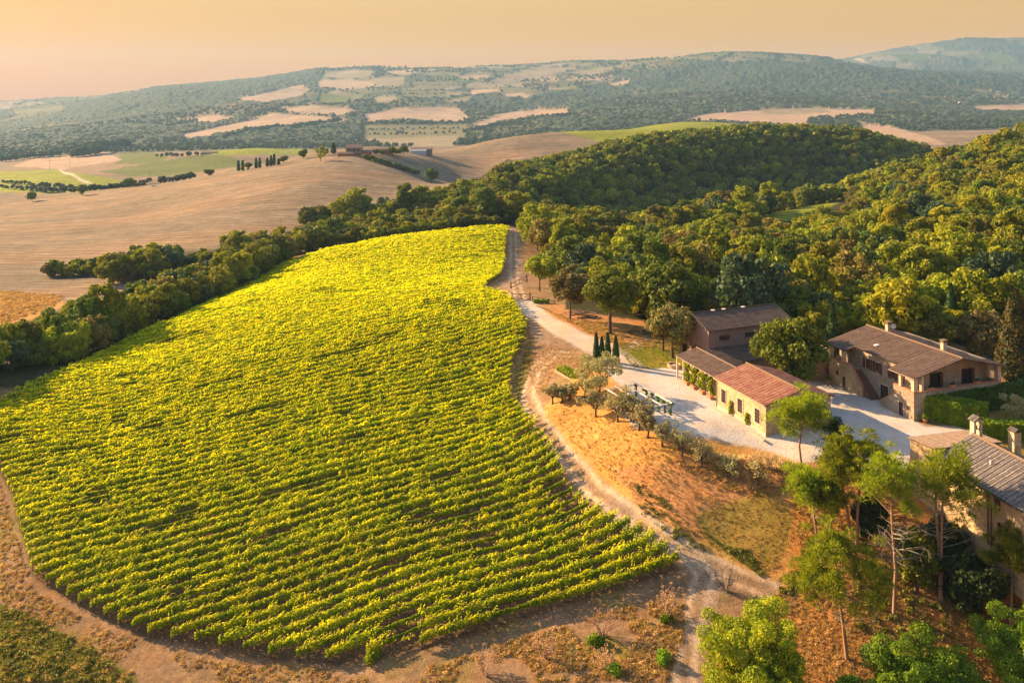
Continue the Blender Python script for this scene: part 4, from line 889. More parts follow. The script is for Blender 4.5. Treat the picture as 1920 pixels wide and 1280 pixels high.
def roof_slope(name, mat, parent, e0, e1, r1, r0, period=.34, amp=.045, th=.14, seg=None):
    """one tiled slope: eave e0-e1, ridge r0-r1 (local points); rolls of tiles run down the slope"""
    e0, e1, r1, r0 = map(Vector, (e0, e1, r1, r0)); L = (e1 - e0).length; Wd = (r0 - e0).length
    n = int(L / period * 6); m = 6 if seg is None else seg; nrm = (e1 - e0).cross(r0 - e0).normalized()
    if nrm.z < 0: nrm = -nrm
    vs, uv = [], []
    for j in range(m + 1):
        for i in range(n + 1):
            a, b = i / n, j / m; p = (e0.lerp(e1, a)).lerp(r0.lerp(r1, a), b)
            k = amp * (abs(math.sin(math.pi * a * L / period)) ** .7 - .5) + .012 * math.sin(a * 37 + b * 11) + .02 * math.sin(a * L * .9 + 1) * math.sin(b * Wd * .8)
            vs.append(p + nrm * k); uv.append((a * L, b * Wd))
    top = len(vs); vs += [e0 - nrm * th, e1 - nrm * th, r1 - nrm * th, r0 - nrm * th]
    fs = [(j * (n + 1) + i, j * (n + 1) + i + 1, (j + 1) * (n + 1) + i + 1, (j + 1) * (n + 1) + i) for j in range(m) for i in range(n)]
    fs += [(top + 3, top + 2, top + 1, top), (top, top + 1, n, 0), (top + 1, top + 2, m * (n + 1) + n, n), (top + 2, top + 3, m * (n + 1), m * (n + 1) + n), (top + 3, top, 0, m * (n + 1))]
    uv += [(0, 0), (L, 0), (L, Wd), (0, Wd)]
    me = bpy.data.meshes.new(name); me.from_pydata([tuple(v) for v in vs], [], fs); ul = me.uv_layers.new(name='uv')
    li = np.zeros(len(me.loops), dtype=np.int32); me.loops.foreach_get('vertex_index', li); ul.data.foreach_set('uv', np.array(uv, dtype=np.float32)[li].ravel()); me.update()
    return link(name, me, mat, parent)
def ridge(parent, a, b, mat, r=.16):
    a, b = Vector(a), Vector(b); L = (b - a).length; n = int(L / .45); mb = MB()
    pts = [a.lerp(b, i / (2 * n)) for i in range(2 * n + 1)]; mb.tube(pts, [r * (1.12 if i % 2 else .92) for i in range(2 * n + 1)], 7); return mb.build('ridge_tiles', mat, parent)
def gable_prism(x0, x1, y0, y1, ze, zr, z0=-.4, xr=None):
    xr = (x0 + x1) / 2 if xr is None else xr
    mb = MB(); P = [(x0, z0), (x1, z0), (x1, ze), (xr, zr), (x0, ze)]
    vs = [(x, y0, z) for x, z in P] + [(x, y1, z) for x, z in P]
    fs = [(0, 1, 2, 3, 4), (9, 8, 7, 6, 5)] + [(i + 5, (i + 1) % 5 + 5, (i + 1) % 5, i) for i in range(5)]
    return mb.add(vs, fs)
def window(parent, face, pos, z0, w, h, frame=P_cream, pane=P_glass, muntins=(1, 3), name='window', fr=.16, deep=.07, bar=P_wood):
    """face: 'x-' (looks to -x), 'y-' (looks to -y); pos = (coordinate of the wall plane, centre along it)"""
    q, s = pos
    def bx(mb, s0, s1, a, b, z_0, z_1):
        if face == 'x-': mb.box(q - b, q - a, s0, s1, z_0, z_1)
        else: mb.box(s0, s1, q - b, q - a, z_0, z_1)
    f = MB(); bx(f, s - w / 2 - fr, s - w / 2, -.03, deep, z0 - fr * .6, z0 + h + fr); bx(f, s + w / 2, s + w / 2 + fr, -.03, deep, z0 - fr * .6, z0 + h + fr)
    bx(f, s - w / 2, s + w / 2, -.03, deep + .012, z0 + h, z0 + h + fr * .96); bx(f, s - w / 2 - .0, s + w / 2 + .0, -.03, deep + .035, z0 - fr * .58, z0)
    wo = f.build(name, frame, parent)
    p = MB(); bx(p, s - w / 2 + .004, s + w / 2 - .004, -.02, .012, z0 + .004, z0 + h - .004); p.build('pane', pane, wo)
    if muntins:
        g = MB(); nv, nh = muntins; t = .035
        for i in range(nv + 2): c = s - w / 2 + t + (w - 2 * t) * i / (nv + 1); bx(g, c - t, c + t, .014, .045, z0 + .01, z0 + h - .01)
        for i in range(nh + 2): c = z0 + t + (h - 2 * t) * i / (nh + 1); bx(g, s - w / 2 + .01, s + w / 2 - .01, .016, .048, c - t, c + t)
        g.build('glazing_bars', bar, wo)
    return wo
def shutter(parent, face, pos, z0, w, h, off=.05):
    q, s = pos; mb = MB(); n = 9
    def bx(s0, s1, a, b, z_0, z_1):
        if face == 'x-': mb.box(q - b, q - a, s0, s1, z_0, z_1)
        else: mb.box(s0, s1, q - b, q - a, z_0, z_1)
    bx(s - w / 2, s + w / 2, off, off + .03, z0, z0 + h)
    for i in range(n): bx(s - w / 2 + .05, s + w / 2 - .05, off + .032, off + .05, z0 + .06 + i * (h - .1) / n, z0 + .06 + (i + .6) * (h - .1) / n)
    return mb.build('shutter', P_shut, parent)
def potted(loc, label, seed, big=1.0, leafm=None, group=None):
    o = empty('potted_plant', loc, 0, label, 'plant pot', group); mb = MB().lathe([(.22, 0), (.34, .5), (.38, .52), (.38, .6), (.31, .6), (.29, .5)], 14)
    mb.build('pot', P_pot, o, True); rng = rng_(seed); v, f = blob_leaves([(0, 0, .95 * big)], [.55 * big], 220, .09, rng, jit=.9); link('leaves', mesh_np('pot_leaves', v, f), leafm or L_lime, o); return o

# ---------------------------------------------------------------- winery hall with the red roof
def lw(O, rot, x, y): c, s = math.cos(rot), math.sin(rot); return (O[0] + x * c - y * s, O[1] + x * s + y * c)
OW = (36.4, 122.3)
win = empty('winery_hall', (OW[0], OW[1], 0), RB, 'stone hall with a red tiled gable roof and three tall windows facing the yard', 'building')
gable_prism(0, 11.3, 0, 12.8, 4.55, 6.0).build('wall', S_warm, win)
sl = 1.45 / 5.65
def gr(x): return 4.72 + sl * (x if x <= 5.65 else 11.3 - x)
roof_slope('roof', T_red, win, (-.45, -.35, gr(-.45)), (-.45, 12.95, gr(-.45)), (5.65, 12.95, gr(5.65)), (5.65, -.35, gr(5.65)))
roof_slope('roof', T_red, win, (11.75, -.35, gr(11.75)), (11.75, 12.95, gr(11.75)), (5.65, 12.95, gr(5.65)), (5.65, -.35, gr(5.65)))
ridge(win, (5.65, -.4, gr(5.65) + .06), (5.65, 13, gr(5.65) + .06), T_tan)
for s in (2.0, 6.35, 10.7): window(win, 'x-', (0, s), 1.25, 1.25, 2.05, P_cream, P_glass, (2, 3))
MB().tube([(-.46, -.3, 4.5), (-.46, 12.9, 4.5)], .07, 6).tube([(-.1, 12.6, 4.4), (-.1, 12.6, 0)], .05, 6).build('gutter', P_metal, win)
MB().box(-.06, -.003, .0, 12.8, -.3, .45).build('plinth', P_cream, win)
wl = MB().tube([(10.6, -.05, 3.7), (10.6, -.3, 3.75)], .03, 5).box(10.45, 10.75, -.55, -.25, 3.62, 3.8).build('wall_lamp', P_sat, win)
for s, hh, sd in ((8.5, 2.3, 3), (4.3, 1.9, 4)):
    x, y = lw(OW, RB, -.28, s); rng = rng_(sd); v, f = blob_leaves([(0, 0, hh * .25), (0, 0, hh * .5), (.03, .1, hh * .75), (0, -.05, hh * .95)], [.3, .34, .3, .2], 380, .09, rng, squash=1.2)
    o = empty('climbing_shrub', (x, y, 0), 0, 'thin yellow green climber on the hall wall between the %s windows' % ('first and middle' if sd == 3 else 'middle and near'), 'climbing plant', None)
    MB().tube([(0, 0, -.1), (.05, 0, hh * .9)], [.04, .015], 5).build('stem', bark, o); link('leaves', mesh_np('climber', v, f), L_lime, o)
kb = MB().box(-1.35, -.95, -1.2, 12.2, -.02, .1); ko = kb.build('kerb', P_cream); ko.location = (OW[0], OW[1], 0); ko.rotation_euler = (0, 0, RB); tag(ko, 'low pale kerb edging the strip below the hall windows', 'kerb')

# ---------------------------------------------------------------- low wing with the potted vines
wing = empty('low_wing', lw(OW, RB, 0, 12.95) + (0,), RB, 'low stone wing with a shallow brown roof and vines trained along its front', 'building')
gable_prism(2.4, 9.2, 0.02, 13.6, 3.75, 4.62, xr=5.1).build('wall', S_warm, wing)
roof_slope('roof', T_brown, wing, (.9, .03, 3.92), (.9, 14.0, 3.92), (5.1, 14.0, 4.85), (5.1, .03, 4.85))
roof_slope('roof', T_brown, wing, (9.7, .03, 3.85), (9.7, 14.0, 3.85), (5.1, 14.0, 4.85), (5.1, .03, 4.85))
ridge(wing, (5.1, .1, 4.9), (5.1, 14.05, 4.9), T_tan, .13)
MB().tube([(.95, 0, 3.78), (.95, 13.9, 3.78)], .06, 6).build('gutter', P_metal, wing)
for y in (.6, 3.4, 6.2, 9.0, 11.6, 13.7): MB().box(.98, 1.2, y - .11, y + .11, -.2, 3.8).build('post', P_cream, wing)
for y in (2.2, 5.0, 7.8, 10.4): window(wing, 'x-', (2.4, y), .05, 1.3, 2.4, P_cream, P_dark, (1, 2), name='door')
window(wing, 'x-', (2.4, 12.7), .05, .9, 2.2, P_wood, P_dark, None, name='door')
ORDW = ['nearest the red roofed hall', 'second from the hall', 'third from the hall', 'farthest from the hall']
for i, y in enumerate((4.0, 6.4, 9.0, 11.2)):
    x_, y_ = lw(OW, RB, 1.0, 12.95 + y - .8); rng = rng_(40 + i)
    o = empty('trough_vine', (x_, y_, 0), RB, 'vine in a clay trough at the low wing, %s' % ORDW[i], 'planter', 'potted vines along the low wing')
    MB().hexa([(-.32, -.55, 0), (.32, -.55, 0), (.32, .55, 0), (-.32, .55, 0)], [(-.4, -.65, .55), (.4, -.65, .55), (.4, .65, .55), (-.4, .65, .55)]).build('trough', P_pot, o)
    MB().tube([(0, 0, .5), (.1, .1, 1.6), (.05, -.1, 3.1)], [.05, .04, .02], 5).build('stem', bark, o)
    cc = [(rng.normal() * .15, rng.uniform(-.8, .8), rng.uniform(.9, 3.3)) for _ in range(13)]; v, f = blob_leaves(cc, [rng.uniform(.28, .5) for _ in cc], 1300, .11, rng, jit=.8); link('leaves', mesh_np('trough_vine', v, f), L_lime, o)

# ---------------------------------------------------------------- tall brown barn and its lean-to
OB, RBB = (35.3, 153.0), R(22)
barn = empty('barn', OB + (0,), RBB, 'tall brown plastered barn with a plain gable roof and two small windows', 'building')
gw, gl, ze, zr = 9.5, 18.2, 6.95, 8.75
mb = MB(); Pp = [(0, -.5), (gw, -.5), (gw, ze), (gw / 2, zr), (0, ze)]      # ridge along x
vs_ = [(0, y, z) for y, z in Pp] + [(gl, y, z) for y, z in Pp]
mb.add(vs_, [(4, 3, 2, 1, 0), (5, 6, 7, 8, 9)] + [(i, (i + 1) % 5, (i + 1) % 5 + 5, i + 5) for i in range(5)]); mb.build('wall', P_barn, barn)
sb = (zr - ze) / (gw / 2)
roof_slope('roof', T_brown, barn, (-.5, -.5, ze + .16 - .5 * sb), (gl + .5, -.5, ze + .16 - .5 * sb), (gl + .5, gw / 2, zr + .16), (-.5, gw / 2, zr + .16), amp=.03)
roof_slope('roof', T_brown, barn, (-.5, gw + .5, ze + .16 - .5 * sb), (gl + .5, gw + .5, ze + .16 - .5 * sb), (gl + .5, gw / 2, zr + .16), (-.5, gw / 2, zr + .16), amp=.03)
ridge(barn, (-.5, gw / 2, zr + .2), (gl + .5, gw / 2, zr + .2), T_brown, .12)
for x in (3.35, 8.9): window(barn, 'y-', (0, x), 4.85, 2.0, .8, P_metal, P_glass, (2, 0), fr=.08)
MB().tube([(.0, -.08, ze - .1), (.0, -.08, 0)], .06, 6).tube([(-.4, -.55, ze - .02), (gl + .4, -.55, ze - .02)], .07, 6).build('gutter', P_metal, barn)
window(barn, 'x-', (0, 3.2), 0, 2.6, 3.0, P_wood, P_gate, (3, 0), name='door', bar=P_gate); window(barn, 'x-', (0, 7.6), 0, 1.2, 2.3, P_wood, P_dark, None, name='door')
for x in (4.2, 6.6, 11.0): MB().box(x - .35, x + .35, gw / 2 - .25, gw / 2 + .25, zr + .2, zr + .34).build('ridge_vent', P_white, barn)
lt = empty('lean_to', OB + (0,), RBB, 'low brown tiled lean-to built against the long side of the barn', 'shed')
MB().hexa([(.3, -5.2, -.3), (17.5, -5.2, -.3), (17.5, -.02, -.3), (.3, -.02, -.3)], [(.3, -5.2, 2.5), (17.5, -5.2, 2.5), (17.5, -.02, 3.35), (.3, -.02, 3.35)]).build('wall', S_grey, lt)
roof_slope('roof', T_brown, lt, (0, -5.8, 2.6), (17.8, -5.8, 2.6), (17.8, -.03, 3.6), (0, -.03, 3.6), amp=.035)
MB().tube([(0, -5.85, 2.5), (17.8, -5.85, 2.5)], .06, 6).build('gutter', P_metal, lt)

# ---------------------------------------------------------------- stone farmhouse with outside stairs and loggias
OH = (60.4, 128.1)
hs = empty('stone_farmhouse', OH + (0,), RB, 'large stone farmhouse with brown roof, outside stairs and open loggias', 'house')
HL, HW = 18.8, 17.2
def hz(x): return 6.72 + .227 * (x if x <= 8.6 else 17.2 - x)
w = MB()
w.box(2.2, HW - .1, 2.5, HL, -.4, 6.9)                                     # main block
w.add([(2.2, 2.5, 6.9), (HW - .1, 2.5, 6.9), (8.6, 2.5, 8.45), (2.2, HL, 6.9), (HW - .1, HL, 6.9), (8.6, HL, 8.45)], [(0, 1, 2), (5, 4, 3), (0, 2, 5, 3), (1, 4, 5, 2), (0, 3, 4, 1)])
w.build('wall', S_grey, hs)
lg = MB()
lg.box(0, HW, 0, 2.49, -.4, 3.5); lg.box(0, .4, 0.002, 4.2, 3.5, 4.3); lg.box(.4, HW - .4, 0.002, .4, 3.5, 4.2); lg.box(HW - .4, HW, .002, 2.49, 3.5, 4.2)
lg.box(.003, 2.19, 2.5, 3.4, -.4, 3.5); lg.hexa([(.003, 3.4, -.4), (2.19, 3.4, -.4), (2.19, 7.1, -.4), (.003, 7.1, -.4)], [(.003, 3.4, 3.5), (2.19, 3.4, 3.5), (2.19, 7.1, .7), (.003, 7.1, .7)])
lg.build('loggia_wall', S_grey, hs)
sw = MB()
sw.box(0, 2.19, 13.6, HL, -.4, 3.5); sw.box(0, .35, 13.6, HL, 3.5, 4.35)
sw.hexa([(0, 11.0, -.4), (.35, 11.0, -.4), (.35, 13.6, -.4), (0, 13.6, -.4)], [(0, 11.0, 1.5), (.35, 11.0, 1.5), (.35, 13.6, 4.35), (0, 13.6, 4.35)])
sw.build('stair_wall', S_warm, hs)
cp = MB(); cp.hexa([(-.05, 10.95, 1.5), (.4, 10.95, 1.5), (.4, 13.6, 4.352), (-.05, 13.6, 4.352)], [(-.05, 10.95, 1.62), (.4, 10.95, 1.62), (.4, 13.6, 4.47), (-.05, 13.6, 4.47)]); cp.box(-.05, .4, 13.6, HL + .05, 4.352, 4.46)
cp.box(-.05, .45, -.05, 4.2, 4.302, 4.4); cp.box(.45, HW + .05, -.05, .45, 4.202, 4.3)
cp.hexa([(-.05, 3.4, 3.505), (.3, 3.4, 3.505), (.3, 7.15, .66), (-.05, 7.15, .66)], [(-.05, 3.4, 3.62), (.3, 3.4, 3.62), (.3, 7.15, .8), (-.05, 7.15, .8)])
cp.build('coping', P_brick, hs)
st = MB()
for i in range(17): st.box(.36, 2.18, 9.3 + i * .26, 14.0, i * .206, (i + 1) * .206)
st.build('stairs', P_step, hs)
for x, y, z0, z1, d in ((.22, 18.5, 4.46, 6.75, .28), (.22, 15.4, 4.46, 6.75, .28), (.22, .22, 4.4, 6.7, .32), (.22, 2.9, 4.4, 6.7, .22), (1.6, .22, 4.3, 7.0, .22), (HW - .3, .3, 4.3, 6.7, .34), (HW - .3, 2.0, 4.3, 6.7, .2)):
    MB().box(x - d, x + d, y - d, y + d, z0, z1).build('pillar', P_cream, hs)
RF = [((1.4, 4.6), (1.4, 14.3)), ((-.65, -.75), (-.65, 4.6)), ((-.65, 14.3), (-.65, 19.5))]
for (ex, ya), (_, yb) in RF: roof_slope('roof', T_brown, hs, (ex, ya, hz(ex) + .1), (ex, yb, hz(ex) + .1), (8.6, yb, hz(8.6) + .1), (8.6, ya, hz(8.6) + .1), amp=.035)
roof_slope('roof', T_brown, hs, (17.9, -.75, hz(17.9) + .1), (17.9, 19.5, hz(17.9) + .1), (8.6, 19.5, hz(8.6) + .1), (8.6, -.75, hz(8.6) + .1), amp=.035)
ridge(hs, (8.6, -.8, hz(8.6) + .16), (8.6, 19.55, hz(8.6) + .16), T_tan, .15)
for y in (.1, 1.3): MB().hexa([(1.0, y, 6.5), (8.5, y, 8.2), (8.5, y + .14, 8.2), (1.0, y + .14, 6.5)], [(1.0, y, 6.7), (8.5, y, 8.42), (8.5, y + .14, 8.42), (1.0, y + .14, 6.7)]).build('beam', P_wood, hs)
for i, (x, y) in enumerate(((9.3, 15.2), (9.4, 3.6))):
    c = MB().box(x - .38, x + .38, y - .3, y + .3, 8.1, 10.0).build('chimney', P_cream, hs); MB().box(x - .5, x + .5, y - .42, y + .42, 10.002, 10.1).box(x - .3, x + .3, y - .22, y + .22, 10.1, 10.3).box(x - .5, x + .5, y - .42, y + .42, 10.3, 10.42).build('chimney_cap', T_tan, c)
d = MB(); d.lathe([(.0, 0), (.3, .04), (.45, .13), (.44, .15), (.29, .06), (0.0, .03)], 16); dm = d.build('satellite_dish', P_sat, hs, True); dm.location = (9.9, 14.7, 9.7); dm.rotation_euler = (R(95), 0, R(-30))
MB().box(3.6, 4.6, 11.8, 12.35, 7.7, 7.84).build('skylight', P_sat, hs).rotation_euler = (0, 0, 0)
for s in (12.1, 9.9, 6.6, 5.15):
    window(hs, 'x-', (2.2, s), 4.1, .8, 1.6, P_cream, P_glass, (1, 2), fr=.07)
for s in (12.85, 11.35, 10.6, 9.2, 7.3, 5.9, 4.5): shutter(hs, 'x-', (2.2, s), 4.05, .56, 1.7, .1)
window(hs, 'x-', (2.2, 8.4), 0, 1.7, 2.5, P_cream, P_glass, (3, 4), name='door'); window(hs, 'x-', (0, 2.6), 0, .85, 2.05, P_cream, P_glass, (0, 2), name='door', fr=.08); window(hs, 'x-', (0, 1.15), 1.25, .7, .75, P_cream, P_glass, (1, 0), fr=.06)
window(hs, 'x-', (0, 15.1), 0, .75, 2.1, P_cream, P_glass, (0, 1), name='door', fr=.07); window(hs, 'x-', (0, 16.7), 1.9, .7, .7, P_cream, P_glass, (1, 0), fr=.06)
for x in (6.7, 13.1): window(hs, 'y-', (2.49, x), 3.55, 2.3, 2.25, P_wood, P_dark, (1, 0), name='door', fr=.08); shutter(hs, 'y-', (2.46, x + 1.0), 3.6, .6, 2.15, .12)
MB().tube([(-.66, -.7, 6.5), (-.66, 4.5, 6.5)], .07, 6).tube([(-.6, -.1, 6.4), (-.08, -.08, 6.1), (-.08, -.08, 0)], .055, 6).build('gutter', P_metal, hs)
for i, (x, y, nm) in enumerate(((3.4, .22, 'near end'), (7.6, .22, 'middle'), (12.6, .22, 'far end'))):
    X_, Y_ = lw(OH, RB, x, y); o = empty('window_box', (X_, Y_, 4.3), RB, 'clay flower box on the farmhouse loggia wall, at its %s' % nm, 'flower box', 'flower boxes on the loggia wall')
    MB().hexa([(-.5, -.15, 0), (.5, -.15, 0), (.5, .15, 0), (-.5, .15, 0)], [(-.55, -.2, .32), (.55, -.2, .32), (.55, .2, .32), (-.55, .2, .32)]).build('box', P_pot, o); v, f = blob_leaves([(-.3, 0, .45), (.1, 0, .5), (.35, 0, .42)], [.22, .26, .2], 160, .06, rng_(60 + i)); link('leaves', mesh_np('boxleaf', v, f), L_dark, o)
X_, Y_ = lw(OH, RB, -.9, 18.0); potted((X_, Y_, 0), 'leafy bush in a clay pot by the stair end of the farmhouse', 71, 1.0, L_hedge)
X_, Y_ = lw(OH, RB, 1.0, -1.1); potted((X_, Y_, 0), 'leafy bush in a clay pot at the farmhouse corner beside the clipped hedge', 72, 1.1, L_hedge)

# outbuilding behind
ob = empty('outbuilding', (51.0, 146.0, 0), RB, 'small reddish stone outbuilding behind the leafy tree, next to the farmhouse', 'building')
MB().hexa([(0, 0, -.3), (4.6, 0, -.3), (4.6, 6, -.3), (0, 6, -.3)], [(0, 0, 4.0), (4.6, 0, 4.9), (4.6, 6, 4.9), (0, 6, 4.0)]).build('wall', S_red, ob)
roof_slope('roof', T_tan, ob, (-.3, -.3, 4.1), (-.3, 6.3, 4.1), (4.8, 6.3, 5.1), (4.8, -.3, 5.1))

# ---------------------------------------------------------------- chapel with the bell gable (lower right)
OC, RC = (56.3, 89.0), R(12)
ch = empty('chapel', OC + (0,), RC, 'old stone chapel with a grey tiled roof and a small bell gable', 'chapel')
gable_prism(0, 10.4, -7, 17.6, 3.9, 6.2, z0=-6).build('wall', S_rough, ch)
roof_slope('roof', T_grey, ch, (-.5, -7.4, 3.85), (-.5, 17.4, 3.85), (5.2, 17.4, 6.35), (5.2, -7.4, 6.35), period=.36, amp=.085)
roof_slope('roof', T_grey, ch, (10.9, -7.4, 3.85), (10.9, 17.4, 3.85), (5.2, 17.4, 6.35), (5.2, -7.4, 6.35), period=.36, amp=.085)
ridge(ch, (5.2, -7.4, 6.4), (5.2, 17.4, 6.4), T_tan, .17)
MB().prism([(-1.1, 20.8), (.02, 17.42), (9.3, 17.42), (8.2, 21.2)], -6, 4.95).build('side_wall', S_rough, ch)
roof_slope('side_roof', T_tan, ch, (-.25, 17.3, 5.02), (9.5, 17.3, 5.02), (8.3, 21.4, 5.12), (-1.4, 21.0, 5.12), period=.4, amp=.05)
MB().tube([(-.55, -7.2, 3.7), (-.55, 17.2, 3.7)], .08, 6).tube([(-.5, 8.8, 3.6), (-.12, 8.7, 3.1), (-.12, 8.7, -2.5)], .07, 6).tube([(-.12, 8.2, 2.3), (-.12, 8.2, -2.5)], .06, 6).build('gutter', P_metal, ch)
window(ch, 'x-', (0, 7.4), 2.1, .7, 1.1, P_wood, P_wood, (1, 0), fr=.06, name='window'); window(ch, 'x-', (0, 8.0 - .9), .2, .6, .6, P_cream, P_dark, None, fr=.05); window(ch, 'x-', (0, 1.5), .5, .8, 1.1, P_cream, P_dark, None, fr=.06)
bg = MB(); bx0, by0 = 6.2, 17.9
bg.box(bx0 - .62, bx0 - .3, by0 - .35, by0 + .35, 4.9, 7.9); bg.box(bx0 + .3, bx0 + .62, by0 - .35, by0 + .35, 4.9, 7.9); bg.box(bx0 - .3, bx0 + .3, by0 - .35, by0 + .35, 4.9, 5.9)
for k in range(6):      # arch over the bell
    a0, a1 = math.pi * k / 6, math.pi * (k + 1) / 6; p = [(bx0 + .3 * math.cos(a), 7.5 + .3 * math.sin(a)) for a in (a0, a1)]
    bg.add([(p[0][0], by0 - .35, p[0][1]), (p[1][0], by0 - .35, p[1][1]), (p[1][0], by0 - .35, 7.9), (p[0][0], by0 - .35, 7.9), (p[0][0], by0 + .35, p[0][1]), (p[1][0], by0 + .35, p[1][1]), (p[1][0], by0 + .35, 7.9), (p[0][0], by0 + .35, 7.9)], [(0, 1, 2, 3), (7, 6, 5, 4), (0, 4, 5, 1)])
bg.add([(bx0 - .62, by0 - .35, 7.9), (bx0 + .62, by0 - .35, 7.9), (bx0, by0 - .35, 8.3), (bx0 - .62, by0 + .35, 7.9), (bx0 + .62, by0 + .35, 7.9), (bx0, by0 + .35, 8.3)], [(0, 1, 2), (5, 4, 3), (0, 3, 4, 1)])
bgo = bg.build('bell_gable', P_cream, ch)
for s in (-1, 1): roof_slope('gable_roof', T_grey, bgo, (bx0 + s * .85, by0 - .55, 7.85), (bx0 + s * .85, by0 + .55, 7.85), (bx0, by0 + .55, 8.4), (bx0, by0 - .55, 8.4), period=.3, th=.08)
MB().lathe([(.05, .42), (.12, .4), (.14, .2), (.22, .02), (.2, 0)], 12, (bx0, by0, 6.7)).tube([(bx0 - .3, by0, 7.15), (bx0 + .3, by0, 7.15)], .03, 5).build('bell', P_metal, bgo, True)
MB().tube([(bx0, by0 - .4, 8.4), (bx0, by0 - .4, 8.75)], [.07, .1], 6).build('finial', T_grey, bgo)
cx, cyy = 9.2, 15.0
c = MB().box(cx - .5, cx + .5, cyy - .5, cyy + .5, 4.6, 7.3).build('chimney', S_rough, ch)
MB().add([(cx - .6, cyy - .6, 7.3), (cx + .6, cyy - .6, 7.3), (cx + .6, cyy + .6, 7.3), (cx - .6, cyy + .6, 7.3), (cx, cyy - .6, 7.75), (cx, cyy + .6, 7.75)], [(0, 3, 2, 1), (0, 1, 4), (2, 3, 5), (1, 2, 5, 4), (3, 0, 4, 5)]).build('chimney_cap', T_grey, c)
MB().tube([(2.6, 11.4, 5.3), (2.6, 11.4, 5.75)], [.12, .1], 8).build('roof_vent', P_sat, ch)

# ---------------------------------------------------------------- clipped hedges
def hedge(name, pts, wid, h, label, seed, lm=L_hedge, n=5200, size=.13):
    """clipped hedge along a line of ground points: a body of leaves with a flat top"""
    rng = rng_(seed); P, Nn = [], []
    segs = list(zip(pts[:-1], pts[1:])); Ls = [math.hypot(b[0] - a[0], b[1] - a[1]) for a, b in segs]; tot = sum(Ls)
    o0 = pts[0]; core = MB()
    for (a, b), L in zip(segs, Ls):
        d = np.array([(b[0] - a[0]) / L, (b[1] - a[1]) / L]); nn = np.array([-d[1], d[0]]); k = int(n * L / tot)
        s = rng.uniform(-wid / 2, L + wid / 2, k); face = rng.random(k); per = wid + 2 * h
        t = face * per; side = np.where(t < h, -1, np.where(t > h + wid, 1, 0)); off = np.where(side == 0, t - h - wid / 2, side * wid / 2); z = np.where(side == -1, t, np.where(side == 1, per - t, h))
        bump = .18 * (vnoise(s * 1.1, z * 1.3 + off, seed) - .5) + .06 * rng.normal(size=k)
        ends = rng.random(k) < wid / (L + wid) * .5; 
        X_ = a[0] + d[0] * s + nn[0] * (off + side * bump); Y_ = a[1] + d[1] * s + nn[1] * (off + side * bump); z = z + np.where(side == 0, bump, 0)
        e = ends; se = np.where(rng.random(k) < .5, -wid / 2, L + wid / 2); oo = rng.uniform(-wid / 2, wid / 2, k); X_ = np.where(e, a[0] + d[0] * se + nn[0] * oo, X_); Y_ = np.where(e, a[1] + d[1] * se + nn[1] * oo, Y_); z = np.where(e, rng.random(k) * h, z)
        N3 = np.stack([np.where(e, np.sign(se - L / 2) * d[0], side * nn[0]), np.where(e, np.sign(se - L / 2) * d[1], side * nn[1]), np.where(e, 0, (side == 0) * 1.0)], 1) + .45 * rng.normal(size=(k, 3))
        P.append(np.stack([X_ - o0[0], Y_ - o0[1], z], 1)); Nn.append(N3)
        q = wid / 2 - .15; c4 = [(a[0] - d[0] * q - nn[0] * q - o0[0], a[1] - d[1] * q - nn[1] * q - o0[1]), (b[0] + d[0] * q - nn[0] * q - o0[0], b[1] + d[1] * q - nn[1] * q - o0[1]), (b[0] + d[0] * q + nn[0] * q - o0[0], b[1] + d[1] * q + nn[1] * q - o0[1]), (a[0] - d[0] * q + nn[0] * q - o0[0], a[1] - d[1] * q + nn[1] * q - o0[1])]
        core.prism(c4, -.3, h - .15)
    P = np.concatenate(P); Nn = np.concatenate(Nn); s_ = size * (.6 + .8 * rng.random(len(P))); v, f = quads(P, Nn, s_, s_, rng)
    o = empty(name, (o0[0], o0[1], 0), 0, label, 'hedge'); link('leaves', mesh_np(name + '_leaves', v, f), lm, o); core.build('branches', lm, o); return o
hedge('clipped_hedge', [(63.6, 129.4), (68.6, 125.8)], 2.6, 3.5, 'thick clipped green hedge block beside the corner of the farmhouse', 81, n=6500)
hedge('clipped_hedge', [(67.3, 130.5), (90, 138.4)], 1.6, 3.6, 'long tall dark clipped hedge running off behind the garden lawn', 82, lm=L_hedge_shaded, n=9000)
hedge('clipped_hedge', [(67.6, 122.2), (84, 120.5)], 2.2, 2.3, 'lower clipped hedge between the gravel yard and the chapel chimney', 83, n=7000)

# ---------------------------------------------------------------- trees round the yard
def place(px, py, y0=60, y1=400): g = G(px, py, y0, y1); return g
def pr(name, px, py, data, bm, lm, label, cat_='tree', group=None, sc=1.0, rz=0.0, **k):
    g = place(px, py, **k); return plant(name, g, data, bm, lm, label, cat_, group, sc, rz)
pr('oak_tree', 1012, 546, broad(201, 9.6, 4.1, .3, 4200, .24, 24), bark, L_wood, 'round yellow green tree beside the dirt track just behind the wooden gates')
pr('holm_oak', 1069, 598, broad(202, 10.2, 4.6, .42, 6200, .22, 30, small=(.22, .36)), bark, L_holm, 'pale topped holm oak with a dark trunk near the gravel drive, right of the gates')
pr('oak_tree', 1144, 626, broad(203, 12.4, 5.3, .42, 7600, .23, 26, tr=.42, small=(.26, .42)), bark, L_oak, 'big green oak with a thick pale trunk beside the side path of the yard', y1=220)
pr('holm_oak', 1261, 670, broad(204, 9.7, 4.7, .34, 7500, .2, 34, small=(.2, .34), tr=.32), bark, L_holm, 'round olive brown holm oak on the lawn beside the barn')
pr('holm_oak', 1243, 657, broad(205, 6.5, 2.2, .4, 1800, .22, 12), bark, L_holm, 'slim holm oak half hidden behind the round one beside the barn')
